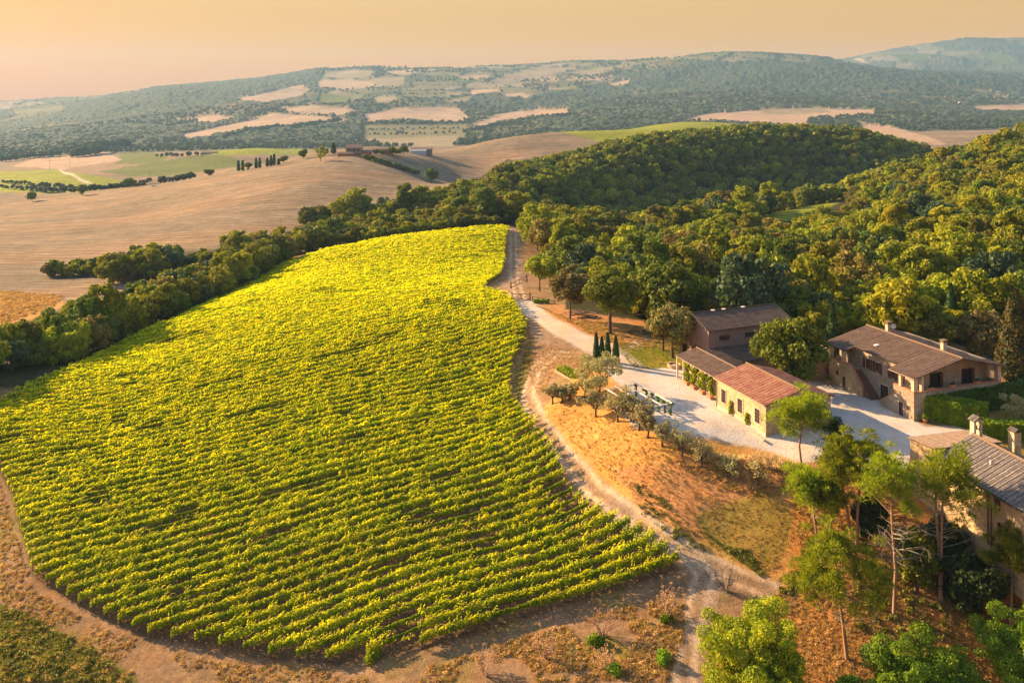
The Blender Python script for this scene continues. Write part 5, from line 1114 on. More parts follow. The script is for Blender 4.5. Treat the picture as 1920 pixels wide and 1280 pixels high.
plant('oak_tree', (46.6, 143.5, 0), broad(206, 11.4, 6.3, .2, 9500, .23, 34, small=(.2, .34), tr=.35), bark, L_oak, 'wide leafy tree standing over the roofs between hall, barn and farmhouse', 'tree')
for i, (px, y14, h, r, lm, nm, lab) in enumerate((
    (1215, 166, 11.5, 5.2, L_oak, 'oak_tree', 'dark green oak at the wood edge just behind the big pale trunked oak'),
    (1290, 166, 11.0, 5.0, L_oak, 'oak_tree', 'dark green oak at the wood edge behind the round holm oak and barn'),
    (1165, 172, 10.5, 4.6, L_wood, 'oak_tree', 'leafy oak at the wood edge between the big oak and the dark oaks'),
    (1690, 163, 9.5, 4.0, L_lime, 'ash_tree', 'bright lime green tree behind the farmhouse, close to its first chimney'),
    (1738, 160, 10.0, 4.6, L_lime, 'ash_tree', 'bright lime green tree behind the middle of the farmhouse roof'),
    (1780, 166, 9.6, 4.0, L_lime, 'ash_tree', 'bright lime green tree next to the dark cypress behind the farmhouse'),
    (1838, 138, 9.0, 4.6, L_holm, 'holm_oak', 'broad brownish holm oak behind the far end of the farmhouse roof'),
    (1888, 150, 13.0, 4.6, L_lime, 'ash_tree', 'tall light green tree between the holm oak and the rusty conifer'),
    (1560, 150, 8.0, 3.8, L_wood, 'oak_tree', 'green tree behind the reddish outbuilding'),
    (1620, 158, 8.4, 3.6, L_holm, 'holm_oak', 'pale brown holm oak behind the stair end of the farmhouse'))):
    plant(nm, GP(px, y14), broad(210 + i, h, r, .2, 5200, .24, 26, small=(.22, .38)), bark, lm, lab, 'tree', None, 1.0, i)
for px, py, h, r, lab in ((1118, 676, 5.3, .5, 'first'), (1128.5, 677, 4.6, .5, 'second'), (1139.6, 679, 5.5, .55, 'third'), (1154.5, 687, 5.6, .62, 'fourth')):
    pr('cypress', px, py, cypress_shape(int(px), h, r, 2600, .1), bark, L_cyp, '%s dark cypress from the vineyard side in the row of four beside the drive' % lab, 'cypress', 'four cypresses beside the drive')
plant('cypress', GP(1561, 139), cypress_shape(31, 10.5, .95, 2600, .18), bark, L_cyp, 'slender dark cypress above the outbuilding left of the farmhouse roof', 'cypress')
plant('cypress', GP(1783, 152), cypress_shape(32, 11, 1.1, 2600, .18), bark, L_cyp, 'dark cypress in front of the lime green trees behind the farmhouse', 'cypress')
plant('cypress', GP(1904, 127), cypress_shape(33, 16, 2.6, 8000, .2), bark, L_rust, 'huge rusty brown cypress rising behind the long dark hedge', 'cypress')
pr('olive_tree', 1915, 800, olive_shape(34, 4.2, 2.4, 1800), bark_grey, L_olive, 'pale grey olive tree on the lawn between the clipped hedges', 'olive tree')
OL = [(1036, 757, 3.2, 1.5, 1), (1053, 756, 3.1, 1.4, 1), (1068, 750, 2.6, 1.2, .8), (1125, 735, 5.4, 3.7, 2.6), (1097, 744, 3.2, 1.7, .9), (1117, 781, 3.9, 2.2, 1.2), (1158, 790, 4.1, 2.4, 1.3), (1183, 789, 3.4, 1.9, 1.1), (1199, 806, 3.9, 2.2, 1.3), (1215, 820, 3.2, 1.6, .9), (1242, 836, 3.5, 1.8, .8), (1278, 854, 3.2, 1.6, .35), (1315, 874, 3.5, 2.0, .5), (1363, 896, 3.2, 1.6, .3), (1421, 912, 3.3, 1.7, .22)]
OLL = ['small olive tree nearest the curve of the dirt track', 'small olive tree next to the one at the track curve', 'low olive bush below the planted garden bed', 'largest olive tree with a wide crown in front of the four cypresses', 'thin olive tree below the large crowned olive', 'leaning olive tree on the grassy bank below the pergola end', 'round olive tree on the bank left of the white pergola beams', 'olive tree close under the pergola beams', 'dense olive tree at the edge of the gravel below the pergola', 'slender olive tree below the last pergola posts', 'open olive tree on the bank at the gravel edge', 'sparse pruned olive tree next to the open one on the bank', 'sparse wide olive tree in the middle of the dry bank', 'nearly bare olive tree on the dry bank', 'bare thin olive tree nearest the pines']
for i, ((px, py, h, r, q), lb) in enumerate(zip(OL, OLL)): pr('olive_tree', px, py, olive_shape(300 + i, h, r * .95, 1500 if h < 5 else 2200, .13, q, 3), bark, L_olive, lb, 'olive tree', 'olive trees on the bank', rz=i)
# pines
PN = [(1503, 876, 9.2, 3.7, .42, (.0, 0), 10, 1, 6200, 'stone pine at the gravel edge in front of the stone hall'),
 (1597, 1020, 12.6, 2.6, .6, (-1.6, 0), 6, 1, 4600, 'leaning stone pine, left of the crossing pair on the slope'),
 (1607, 1028, 12.9, 3.2, .6, (.2, 0), 6, 1, 5600, 'straight stone pine, right of the crossing pair on the slope'),
 (1532, 1031, 9.6, 2.8, .42, (-.9, 0), 12, 1, 5200, 'stone pine with drooping crown over the green patch of the bank'),
 (1558, 1022, 8.6, 2.5, .4, (.2, 0), 5, 1, 4000, 'thick trunked pine between the crossing pair and the drooping one'),
 (1676, 1152, 17.0, 3.1, .66, (-.4, 0), 40, 1, 4600, 'tall pine with many dead grey branches below its crown'),
 (1763, 1128, 16.3, 3.8, .68, (-.5, 0), 34, 2, 5600, 'wide twin stemmed stone pine before the chapel'),
 (1588, 1236, 12.4, 4.2, .42, (-1.2, 0), 14, 1, 8500, 'bushy bright green pine lowest on the red earth slope'),
 (1897, 1204, 12.4, 2.3, .58, (.1, 0), 10, 1, 5200, 'pine at the edge below the chapel wall')]
for i, (px, py, h, r, z0, ln_, dd, fk, nl, lb) in enumerate(PN): pr('stone_pine', px, py, pine_shape(400 + i, h, r * 1.08, z0, nl, ln_, dd, fk, tr=.2 if h > 10 else .15), bark_pine, L_pine, lb, 'pine tree', 'stone pines on the slope', y0=60, y1=140)
# a cedar next to the first pine: layered, drooping boughs
def cedar(seed, Ht, R_):
    rng = rng_(seed); mb = MB(); mb.tube([(0, 0, -.4), (0, 0, Ht)], [.22, .04], 7); c = []
    for i in range(30):
        z = Ht * (.15 + .8 * (i / 30)); a = i * 2.4; L = R_ * (1 - z / Ht * .85) * rng.uniform(.75, 1.1); e = Vector((math.cos(a) * L, math.sin(a) * L, z - L * .12)); mb.tube([(0, 0, z), tuple(e)], [.07, .015], 4, False)
        for k in range(6): q = Vector((0, 0, z)).lerp(e, .35 + .13 * k); c.append((q.x, q.y, q.z))
    v, f = tufts(c, [.5] * len(c), 5200, .3, rng, .05); v[:, 2] -= 0; return mb, v, f
pr('cedar', 1566, 884, cedar(91, 7.4, 3.0), bark, L_cyp, 'dark blue green cedar with drooping boughs behind the first pine', 'cedar', y1=140)
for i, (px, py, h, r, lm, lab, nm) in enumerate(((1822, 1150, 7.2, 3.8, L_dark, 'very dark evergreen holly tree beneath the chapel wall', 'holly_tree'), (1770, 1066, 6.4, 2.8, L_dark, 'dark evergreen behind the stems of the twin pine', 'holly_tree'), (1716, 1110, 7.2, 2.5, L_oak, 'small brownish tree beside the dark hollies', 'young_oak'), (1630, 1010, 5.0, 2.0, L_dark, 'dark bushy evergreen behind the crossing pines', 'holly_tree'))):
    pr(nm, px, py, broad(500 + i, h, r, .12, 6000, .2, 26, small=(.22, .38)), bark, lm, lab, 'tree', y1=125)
for i, (px, y14, h, r, lm, lab, n_) in enumerate(((1405, 74.5, 10.0, 4.3, L_lime, 'bright yellow green tree where the dirt track leaves the picture', 9000), (1455, 72, 7.0, 3.4, L_lime, 'smaller yellow green tree leaning on the bright one by the track', 6000),
    (1640, 69, 6.5, 3.6, L_acacia, 'feathery green acacia below the bushy pine', 6000), (1725, 71, 10.4, 4.6, L_acacia, 'largest feathery acacia at the foot of the red slope', 10000), (1815, 70, 9.0, 4.4, L_acacia, 'dark shaded acacia right of the largest one', 9000), (1930, 74, 12.0, 4.0, L_acacia, 'tall acacia at the picture edge under the last pine', 8000))):
    plant('acacia', GP(px, y14), broad(520 + i, h, r * 1.2, .2, int(n_ * 4.2), .078, 70, small=(.1, .24), squash=.75, spread=(.5, 1.12), jit=.9), bark, lm, lab, 'tree')
# dry and green shrubs
for i, (px, py, h, r, lab) in enumerate(((910, 1266, 2.6, 2.0, 'dry pinkish shrub below the last vine row, farthest from the track'), (1021, 1234, 2.6, 1.8, 'dry twiggy shrub in the rough strip below the vines, second from far end'), (1131, 1192, 3.0, 2.2, 'dry shrub with green weeds at its foot below the vines'), (1246, 1150, 2.9, 2.2, 'dry shrub beside the fork of the dirt track'), (1137, 1254, 1.8, 1.4, 'small dry shrub at the bottom edge near the track'), (1362, 1110, 2.6, 2.0, 'dead black branched bush standing in the fork of the track'))):
    mb_, tips = twiggy(600 + i, h, r); g = place(px, py, 60, 140); o = empty('dry_shrub', g, i, lab, 'shrub', 'dry shrubs below the vineyard'); mb_.build('branches', bark if i == 5 else twig_dry, o)
    if i != 5: v, f = blob_leaves(tips, [.2] * len(tips), 700, .05, rng_(i), jit=1.2); link('leaves', mesh_np('dryleaf', v, f), L_dry, o)
for i, (px, py, r, lab) in enumerate(((1117, 1208, 1.1, 'low green bush in the rough strip between two dry shrubs'), (1244, 1240, 1.1, 'round green bush between the wheel ruts of the track'), (1152, 1262, .9, 'small green bush at the bottom edge'), (1250, 1165, .8, 'small green bush at the foot of the dry shrub by the fork'), (700, 1236, 1.2, 'stray vine bush below the last row'))):
    g = place(px, py, 60, 140); o = empty('bush', g, i, lab, 'bush'); v, f = blob_leaves([(0, 0, r * .5), (r * .5, .2, r * .35), (-r * .5, -.1, r * .4)], [r * .7, r * .5, r * .5], 700, .1, rng_(700 + i), jit=.8); link('leaves', mesh_np('bush', v, f), L_hedge if i < 4 else L_vine, o)
    MB().tube([(0, 0, -.2), (.1, 0, r * .6)], [.06, .02], 5).build('stem', bark, o)

# ---------------------------------------------------------------- pergola, gates, fence, bed, stone well, heaps
OP, RP = (24.0, 129.0), R(25)
pg = empty('pergola', OP + (0,), RP, 'long pergola of pale beams with vines on its posts beside the gravel', 'pergola')
for k, x in enumerate((0, -1.9, -3.8, -5.7)): MB().box(x - .075, x + .075, -.3, 9.8, 2.42, 2.58).build('beam', P_white, pg)
for y in (0, 1.6, 3.2, 4.8, 6.6, 9.4):
    for x in (0, -5.7): MB().box(x - .06, x + .06, y - .06, y + .06, -.3, 2.418).build('post', P_wood, pg)
MB().box(-5.9, .2, -.07, .07, 2.3, 2.417).box(-5.9, .2, 9.33, 9.47, 2.3, 2.417).build('cross_beam', P_white, pg)
for i, y in enumerate((0, 1.6, 3.2, 4.8, 6.6, 9.4)):
    X_, Y_ = lw(OP, RP, .0, y); rng = rng_(800 + i); cc = [(rng.normal() * .08, rng.normal() * .08, z) for z in np.linspace(.2, 2.2, 7)] + [(rng.normal() * .2, rng.normal() * .2, 2.3) for _ in range(4)]
    o = empty('pergola_vine', (X_, Y_, 0), RP, 'vine wrapped round a post of the pale pergola, %s' % ['at the near corner', 'next to the near corner', 'third post from the near corner', 'fourth post from the near corner', 'fifth post from the near corner', 'at the far corner'][i], 'climbing plant', 'vines on the pergola')
    v, f = blob_leaves(cc, [.17] * 7 + [.2] * 4, 480, .08, rng, jit=.8); link('leaves', mesh_np('pvine', v, f), L_hedge, o); MB().tube([(.1, .08, -.1), (.1, -.08, 1.2), (.08, .05, 2.3)], [.04, .035, .02], 5).build('stem', bark, o)
def gate(pts, label, leaves=2, h=1.45):
    (x0, y0, z0), (x1, y1, z1) = pts; L = math.hypot(x1 - x0, y1 - y0); g = empty('gate', (x0, y0, z0), math.atan2(y1 - y0, x1 - x0), label, 'gate', 'wooden gates on the drive')
    for x in (0, L): MB().box(x - .11, x + .11, -.11, .11, -.4, h + .35).build('post', P_gate, g)
    w_ = (L - .3) / leaves
    for k in range(leaves):
        a = .15 + k * w_ + .03; b = a + w_ - .06; m = MB(); t = .05
        m.box(a, b, -t, t, .12, .24); m.box(a, b, -t, t, h - .12, h); m.box(a, a + .1, -t + .003, t - .003, .24, h - .12); m.box(b - .1, b, -t + .003, t - .003, .24, h - .12)
        for s in (0, 1):
            za, zb = (.24, h - .12) if s == 0 else (h - .12, .24); q = .007 * (1 if s else -1)
            m.tube([(a + .1, q, za), (b - .1, q, zb)], .045, 4)
        m.build('gate_leaf', P_gate, g)
    return g
g0, g1 = place(960, 562), place(994, 562.5); gate((g0, g1), 'near wooden gate with crossed braces, closed across the white drive')
g0, g1 = place(958, 541), place(988, 536.5); gate((g0, g1), 'far wooden gate with crossed braces standing open beside the dirt track')
f0 = place(998, 563); f1 = place(1040, 570); L = math.hypot(f1[0] - f0[0], f1[1] - f0[1]); fe = empty('rail_fence', f0, math.atan2(f1[1] - f0[1], f1[0] - f0[0]), 'low dark rail fence running right from the near gate', 'fence')
for x in np.linspace(0, L, 5): MB().box(x - .06, x + .06, -.06, .06, -.5, 1.0).build('post', P_gate, fe)
MB().box(0, L, .063, .1, .75, .87).box(0, L, .063, .1, .35, .45).build('rails', P_gate, fe)
for i, px in enumerate((1003, 1009, 1017, 1026)):
    g = place(px, 568); o = empty('small_bush', g, 0, '%s small round bush along the rail fence, counted from the gate' % ['first', 'second', 'third', 'fourth'][i], 'bush', 'round bushes by the rail fence'); v, f = blob_leaves([(0, 0, .45)], [.55], 260, .1, rng_(i + 5)); link('leaves', mesh_np('sb', v, f), L_hedge, o); MB().tube([(0, 0, -.2), (0, 0, .5)], [.05, .02], 5).build('stem', bark, o)
g = place(1264, 688); o = empty('stone_planter', g, RB, 'low round planter of rough stone at the lawn corner by the wing', 'planter'); MB().lathe([(1.25, -.2), (1.2, .55), (1.25, .6), (.95, .62), (.9, .4)], 18).build('ring', S_rough, o); MB().lathe([(0.01, .35), (.9, .42), (.89, .3)], 18).build('soil', P_soil, o)
# vegetable bed with a stone edge
g = place(1068, 702); o = empty('garden_bed', g, R(115), 'raised bed of leafy green plants with a pale stone edge', 'garden bed')
MB().box(-3.4, 3.4, -1.3, -1.15, -.3, .14).box(-3.4, 3.4, 1.15, 1.3, -.3, .14).box(-3.4, -3.25, -1.15, 1.15, -.3, .137).box(3.25, 3.4, -1.15, 1.15, -.3, .137).build('stone_edge', S_warm, o); MB().box(-3.24, 3.24, -1.14, 1.14, -.3, .08).build('soil', P_soil, o)
rng = rng_(9); cc = [(x, y, .45) for x in np.linspace(-2.8, 2.8, 8) for y in (-.6, .55)]; v, f = blob_leaves(cc, [.5] * len(cc), 2200, .1, rng, jit=.8); link('plants', mesh_np('bedplants', v, f), L_lime, o)
def heap(px, py, r, h, mat, label, seed, nm='heap', n=26, long_=False):
    g = place(px, py); rng = rng_(seed); mb = MB()
    for i in range(n):
        a = rng.random() * 6.28; q = r * rng.random() ** .6; x, y = math.cos(a) * q * 1.5, math.sin(a) * q * .7; z = h * (1 - q / r) * rng.random()
        if long_: b = rng.normal() * .4; L_ = r * rng.uniform(.3, .6); mb.tube([(x - math.cos(b) * L_, y - math.sin(b) * L_, z + .05), (x + math.cos(b) * L_, y + math.sin(b) * L_, z + .1)], .08, 5)
        else:
            s = rng.uniform(.15, .4); mb.lathe([(s * .5, -s * .2), (s, .1 * s), (s * .8, s * .6), (s * .2, s * .8)], 6, (x, y, z))
    o = mb.build(nm, mat); o.location = g; return tag(o, label, 'heap')
heap(1086, 588, 2.2, .9, twig_dry, 'pile of pale cut logs under the trees beside the drive', 1, 'log_pile', 30, True)
heap(1108, 596, 1.6, .7, bark, 'dark heap of brush right of the log pile', 2, 'brush_heap', 24, True)
heap(1198, 624, 2.0, .8, P_soil, 'low dark heap of rubble where the side path meets the wood', 3, 'rubble_heap', 30)
heap(1150, 878, .8, .5, P_cream, 'single pale boulder on the grassy bank above the track', 4, 'boulder', 2)
# ---------------------------------------------------------------- far farm, hill trees, poles, car
P_frm = plain_mat('farm_stone', (0.24, 0.19, 0.16), .15, .6, .9); P_frr = plain_mat('farm_red_wall', (0.36, 0.12, 0.09), .15, .6, .9); P_frt = plain_mat('farm_tiles', (0.20, 0.13, 0.11), .15, .8, .9); P_tin = plain_mat('tin_sheet', (0.42, 0.46, 0.5), .1, .8, .5)
def farm(px, py, y0, y1, label, parts, rz=.12, windows=()):
    g = G(px, py, y0, y1) or GP(px, (y0 + y1) / 2 / K); o = empty('farm_building', g, rz, label, 'building')
    for x0, x1, ya, yb, ze, zr, wm in parts:
        mb = MB(); m = (ya + yb) / 2; P = [(ya, -3), (yb, -3), (yb, ze), (m, zr), (ya, ze)]; vs = [(x0, y, z) for y, z in P] + [(x1, y, z) for y, z in P]
        mb.add(vs, [(4, 3, 2, 1, 0), (5, 6, 7, 8, 9)] + [(i, (i + 1) % 5, (i + 1) % 5 + 5, i + 5) for i in range(5)]); mb.build('wall', wm, o)
        s = (zr - ze) / (m - ya)
        for sg in (-1, 1):
            ye = ya - .5 if sg < 0 else yb + .5; b = [(x0 - .4, ye, ze - .5 * s + .05), (x1 + .4, ye, ze - .5 * s + .05), (x1 + .4, m, zr + .05), (x0 - .4, m, zr + .05)]
            MB().hexa(b if sg < 0 else b[::-1], [(x, y, z + .2) for x, y, z in (b if sg < 0 else b[::-1])]).build('roof', P_tin if wm is P_tin else P_frt, o)
        for wx, wz in windows:
            if x0 < wx < x1: MB().box(wx - .5, wx + .5, ya - .06, ya - .003, wz, wz + 1.2).build('window', P_dark, o)
    return o
farm(634, 289, 660, 740, 'two storey farmhouse with a low red wing on the stubble hill ridge', [(6, 19, 2, 12, 7.0, 9.2, P_frm), (0, 14, -3, 1.9, 2.6, 3.6, P_frr), (19.2, 27, 3, 9, 3.5, 4.8, P_frr)], .1, ((9, 4.6), (13, 4.6), (16.5, 4.6), (16.5, 1)))
farm(705, 286, 800, 900, 'low reddish barn behind trees on the ridge between farmhouse and long shed', [(0, 16, 0, 8, 3.0, 4.4, P_frr)], .05)
farm(770, 287, 850, 960, 'long low shed with a pale tin porch on the ridge', [(0, 22, 4, 14, 3.6, 5.2, P_frm), (1, 16, -1.6, 3.8, 2.4, 3.2, P_tin)], .05)
farm(376, 291, 1300, 1700, 'low dark farm building among the far green vineyards', [(0, 26, 0, 10, 4, 6, P_frm)], 0)
farm(205, 278, 1750, 2300, 'far farmhouse half hidden in a dark clump of trees', [(0, 34, 0, 12, 6, 8, P_frm)], 0)
farm(1746, 204, 2300, 3400, 'tiny pale long building on the hazy slope at the foot of the hills', [(0, 50, 0, 14, 6, 8, P_sat)], 0)
farm(1800, 197, 2500, 3800, 'tiny stone hamlet house among trees under the wooded hill', [(0, 30, 0, 16, 9, 12, P_cream)], 0)
farm(742, 250, 1900, 3000, 'small hazy farmhouse in the valley behind the ridge farm', [(0, 24, 0, 12, 7, 10, P_frm)], 0)
fcm = FF[0][0]
def fartree(px, py, h, r, lm, lab, nm='round_tree', y0=560, y1=1000, seed=0, grp=None, kind_='broad', n=900):
    g = G(px, py, y0, y1) or GP(px, 620)
    d = broad(seed, h, r, .22, n, .5, 14, small=(.3, .5)) if kind_ == 'broad' else cypress_shape(seed, h, r, n, .45)
    return plant(nm, g, d, bark, lm, lab, 'tree', grp)
fartree(809, 341, 12.5, 6.3, L_wood2, 'solitary round dark tree at the foot of the stubble hill', seed=901, n=2200)
fartree(601, 303, 13, 4.2, L_lime, 'pale yellow thin tree in front of the ridge farm', seed=902, n=420)
fartree(625, 288, 10, 2.4, L_cyp, 'dark cypress beside the ridge farmhouse', 'cypress', seed=903, kind_='cyp')
for i, (px, py, r) in enumerate(((569, 298, 4.6), (609, 292, 3.4), (532, 306, 3.6), (735, 291, 5), (757, 290, 5), (716, 292, 3.4), (746, 291, 4), (466, 318, 3.2), (391, 331, 3.8), (242, 352, 4.6), (155, 367, 4.6), (60, 378, 4.2), (704, 290, 2.8))):
    fartree(px, py, r * 1.75, r, L_oak if i in (3, 6) else L_wood2, ['round bush at the end of the farm track, left of the pale thin tree', 'round bush between the pale tree and the cypress at the farm', 'round bush at the upper end of the cypress row', 'broad autumn tree in front of the low red barn', 'dark round tree left of the long shed', 'small tree below the red barn', 'yellowing tree next to the dark one by the shed', 'round bush between the cypresses on the ridge', 'single round bush on the ridge below the cypress row', 'round tree on the field edge left of the parked car', 'second round tree left of the parked car on the ridge', 'small tree low on the ridge at the far left', 'little tree beside the red wing of the farm'][i], seed=910 + i)
for i, (px, py, h) in enumerate(((447, 321, 9.5), (455, 320, 9), (480, 316, 9), (487, 315, 8.6), (501, 312.5, 7.5), (508, 311.5, 9), (514, 310.5, 10), (522, 309, 5))):
    fartree(px, py, h, 1.2, L_cyp, '%s cypress of the row on the ridge, counted from the lower end' % ['first', 'second', 'third', 'fourth', 'fifth', 'sixth', 'seventh', 'eighth'][i], 'cypress', seed=930 + i, grp='cypress row on the ridge', kind_='cyp', n=380)
for i in range(12):
    t = i / 11; fartree(686 + 95 * t, 300.5 + 26 * t ** 1.15, 4.4 - 1.2 * t, 3.6, L_wood2, 'dark bush in the line of scrub running down the edge of the stubble hill', 'bush', seed=950 + i, grp='scrub line on the stubble hill', n=500, y0=540)
def pole(px, py, h, y0, y1, lab):
    g = G(px, py, y0, y1) or GP(px, y0 / K)
    o = empty('utility_pole', g, .3, lab, 'utility pole', 'utility poles'); MB().tube([(0, 0, -1), (0, 0, h)], [.22, .16], 6).build('mast', bark_grey, o); MB().box(-1.6, 1.6, -.1, .1, h - 1.2, h - .95).box(-1.1, 1.1, -.1, .1, h - 2.4, h - 2.15).build('crossarm', bark_grey, o)
pole(93, 322, 24, 900, 1300, 'tall utility pole standing in the far left vineyard'); pole(281, 342, 14, 700, 1100, 'utility pole behind the ridge just above the parked car'); pole(131, 313, 22, 1000, 1500, 'thinner utility pole right of the tall one in the far fields')
g = G(289, 350, 640, 900) or GP(289, 660); car = empty('parked_car', (g[0], g[1], g[2]), R(8), 'small white car parked on the ridge of the stubble hill', 'car')
cb = MB().hexa([(-2.2, -.85, .35), (2.2, -.85, .35), (2.2, .85, .35), (-2.2, .85, .35)], [(-2.15, -.8, .95), (2.1, -.8, .95), (2.1, .8, .95), (-2.15, .8, .95)]).hexa([(-1.7, -.78, .95), (1.2, -.78, .95), (1.2, .78, .95), (-1.7, .78, .95)], [(-1.3, -.65, 1.5), (.6, -.65, 1.5), (.6, .65, 1.5), (-1.3, .65, 1.5)]); cb.build('body', P_sat, car)
MB().hexa([(-1.5, -.79, 1.0), (1.0, -.79, 1.0), (1.0, .79, 1.0), (-1.5, .79, 1.0)], [(-1.25, -.69, 1.4), (.62, -.69, 1.4), (.62, .69, 1.4), (-1.25, .69, 1.4)]).build('windows', P_glass, car)
for x in (-1.35, 1.35):
    for y in (-.86, .86): MB().tube([(x, y - .1, .34), (x, y + .1, .34)], .34, 12).build('wheel', P_dark, car)

# ---------------------------------------------------------------- woods and hedgerow trees on the far hills (nobody could count them)
rng = rng_(1234); far_pts = []
def far_scatter(poly, y0, y1, step, dens, s0=.9, s1=1.5, pick=None):
    """trees over the visible ground inside a survey polygon"""
    xs = [p[0] for p in poly]; 
    yy = y0
    while yy < y1:
        st = step; xa, xb = (min(xs) - 960) / F * yy * K, (max(xs) - 960) / F * yy * K
        X = np.arange(xa, xb, st) + rng.uniform(-.45, .45, max(1, len(np.arange(xa, xb, st)))) * st; Y = np.full(len(X), yy * K) + rng.uniform(-.45, .45, len(X)) * st
        Z = H(X, Y); px, py = proj(X, Y, Z); k = pip(px, py, poly) & (rng.random(len(X)) < dens)
        if pick is not None: k &= pick(X, Y)
        for x, y, z in zip(X[k], Y[k], Z[k]): far_pts.append((x, y, z, rng.uniform(s0, s1), rng.random() * 6.28, rng.integers(0, 4)))
        yy += step / K
tanp = [z for z in ZONES if z[3] in ('fartan', 'farpale', 'fargrove', 'vgreen', 'vgreen2') and z[2] > 1650]
def notfield(X, Y):
    Z = H(X, Y); px, py = proj(X, Y, Z); k = np.ones(len(X), bool)
    for poly, a, b, c in tanp: k &= ~(pip(px, py, poly) & (Y / K >= a) & (Y / K < b))
    return k
clump = lambda X, Y: notfield(X, Y) & (fbm(X / 110, Y / 110, 41, 3) > .12)
far_scatter([(-60, 150), (2000, 120), (2000, 300), (-60, 300)], 1660, 3000, 14, .6, .7, 1.15, notfield)
far_scatter([(590, 110), (1320, 100), (1160, 155), (860, 215), (590, 215)], 3000, 5300, 22, .5, .9, 1.6, clump)
far_scatter([(-60, 150), (600, 120), (600, 240), (-60, 260)], 3000, 4600, 30, .12, .8, 1.2, notfield)
far_scatter([(1130, 100), (2000, 100), (2000, 240), (1130, 230)], 3000, 4700, 30, .15, .8, 1.3, notfield)
# rows of trees along the field edges
def edge_row(pts, y0, y1, step, s=1.2):
    for (ax, ay), (bx, by) in zip(pts[:-1], pts[1:]):
        L = math.hypot(bx - ax, by - ay); n = max(2, int(L / step))
        for i in range(n):
            t = (i + rng.random()) / n; g = G(ax + (bx - ax) * t, ay + (by - ay) * t + rng.normal() * .5, y0 * K, y1 * K)
            if g: far_pts.append(g + (rng.uniform(.7, 1.3) * s, rng.random() * 6, rng.integers(0, 4)))
edge_row([(420, 262), (470, 246), (560, 240), (640, 228)], 1650, 4000, 3.2, 1.6); edge_row([(690, 233), (880, 233)], 1650, 3500, 4); edge_row([(870, 250), (930, 238), (1010, 226), (1070, 218)], 1650, 3500, 3.4, 1.4); edge_row([(690, 245), (860, 242)], 1650, 3500, 7, .8); edge_row([(692, 254), (860, 251)], 1650, 3500, 7, .8)
edge_row([(745, 172), (835, 170)], 2300, 5600, 4, .9); edge_row([(747, 178), (835, 177)], 2300, 5600, 4, .9); edge_row([(605, 133), (700, 127), (900, 127)], 3500, 5600, 7, 1.6); edge_row([(0, 342), (80, 352), (180, 358), (280, 345)], 780, 1200, 6, .6); edge_row([(0, 352), (90, 361), (200, 364), (270, 352)], 700, 1100, 6, .6)
edge_row([(130, 290), (165, 283), (195, 280), (240, 276)], 1500, 2400, 1.2, 2.0); edge_row([(135, 296), (190, 288)], 1400, 2300, 1.5, 2.0); edge_row([(0, 305), (60, 296), (110, 293)], 1500, 2400, 4, 1.4); edge_row([(290, 295), (370, 293)], 900, 1900, 8, .8); edge_row([(300, 345), (360, 338)], 690, 1100, 5, .7)
print('far trees', len(far_pts))
scatter_object('distant_woods', far_pts, FD, 'hazy blue green woods and tree lines on the far hills')

# ---------------------------------------------------------------- grass, weeds and scrub on the ground
def blade_tuft(seed, n, h, r, w=.02):
    rng = rng_(seed); a = rng.random(n) * 6.28; q = r * rng.random(n) ** .5; P = np.stack([np.cos(a) * q, np.sin(a) * q, np.zeros(n)], 1)
    D = np.stack([np.cos(a) * .55, np.sin(a) * .55, np.ones(n)], 1) + .3 * rng.normal(size=(n, 3)); D /= np.linalg.norm(D, axis=1, keepdims=True); S = np.cross(D, rng.normal(size=(n, 3))); S /= np.linalg.norm(S, axis=1, keepdims=True); L = (h * (.6 + .7 * rng.random(n)))[:, None]
    v = np.stack([P - S * w, P + S * w, P + D * L * .6 + S * w, P + D * L + np.array([0, 0, -.1]) * L], 1).reshape(-1, 3); return mesh_np('tuft', v, np.arange(4 * n).reshape(n, 4))
def leafy_clump(seed, r, n, size): v, f = blob_leaves([(0, 0, r * .3), (r * .4, 0, r * .2)], [r * .8, r * .5], n, size, rng_(seed), jit=.9, squash=.6); return mesh_np('clump', v, f)
G_dry = leaf_mat('grass_dry', (0.42, 0.26, 0.10), (0.56, 0.36, 0.15), None, .3, 1.0); G_green = leaf_mat('grass_green', (0.17, 0.20, 0.03), (0.30, 0.28, 0.05), None, .3, 1.0); G_pale = leaf_mat('grass_plume', (0.62, 0.45, 0.28), (0.72, 0.55, 0.36), None, .4, 1.0); G_weed = leaf_mat('weed_leaf', (0.14, 0.15, 0.025), (0.24, 0.22, 0.035), None, .3, 1.0)
gm = []
for i in range(3): me = blade_tuft(i, 46, .26, .28, .022); me.materials.append(G_dry); gm.append(me)
for i in range(2): me = blade_tuft(10 + i, 40, .22, .3, .024); me.materials.append(G_green); gm.append(me)
for i in range(2): me = leafy_clump(20 + i, .4, 60, .08); me.materials.append(G_weed); gm.append(me)
me = blade_tuft(30, 70, 1.0, .35, .03); me.materials.append(G_pale); gm.append(me)
me = leafy_clump(31, .35, 60, .06); me.materials.append(G_dry); gm.append(me)
rng = rng_(4321); tp = []
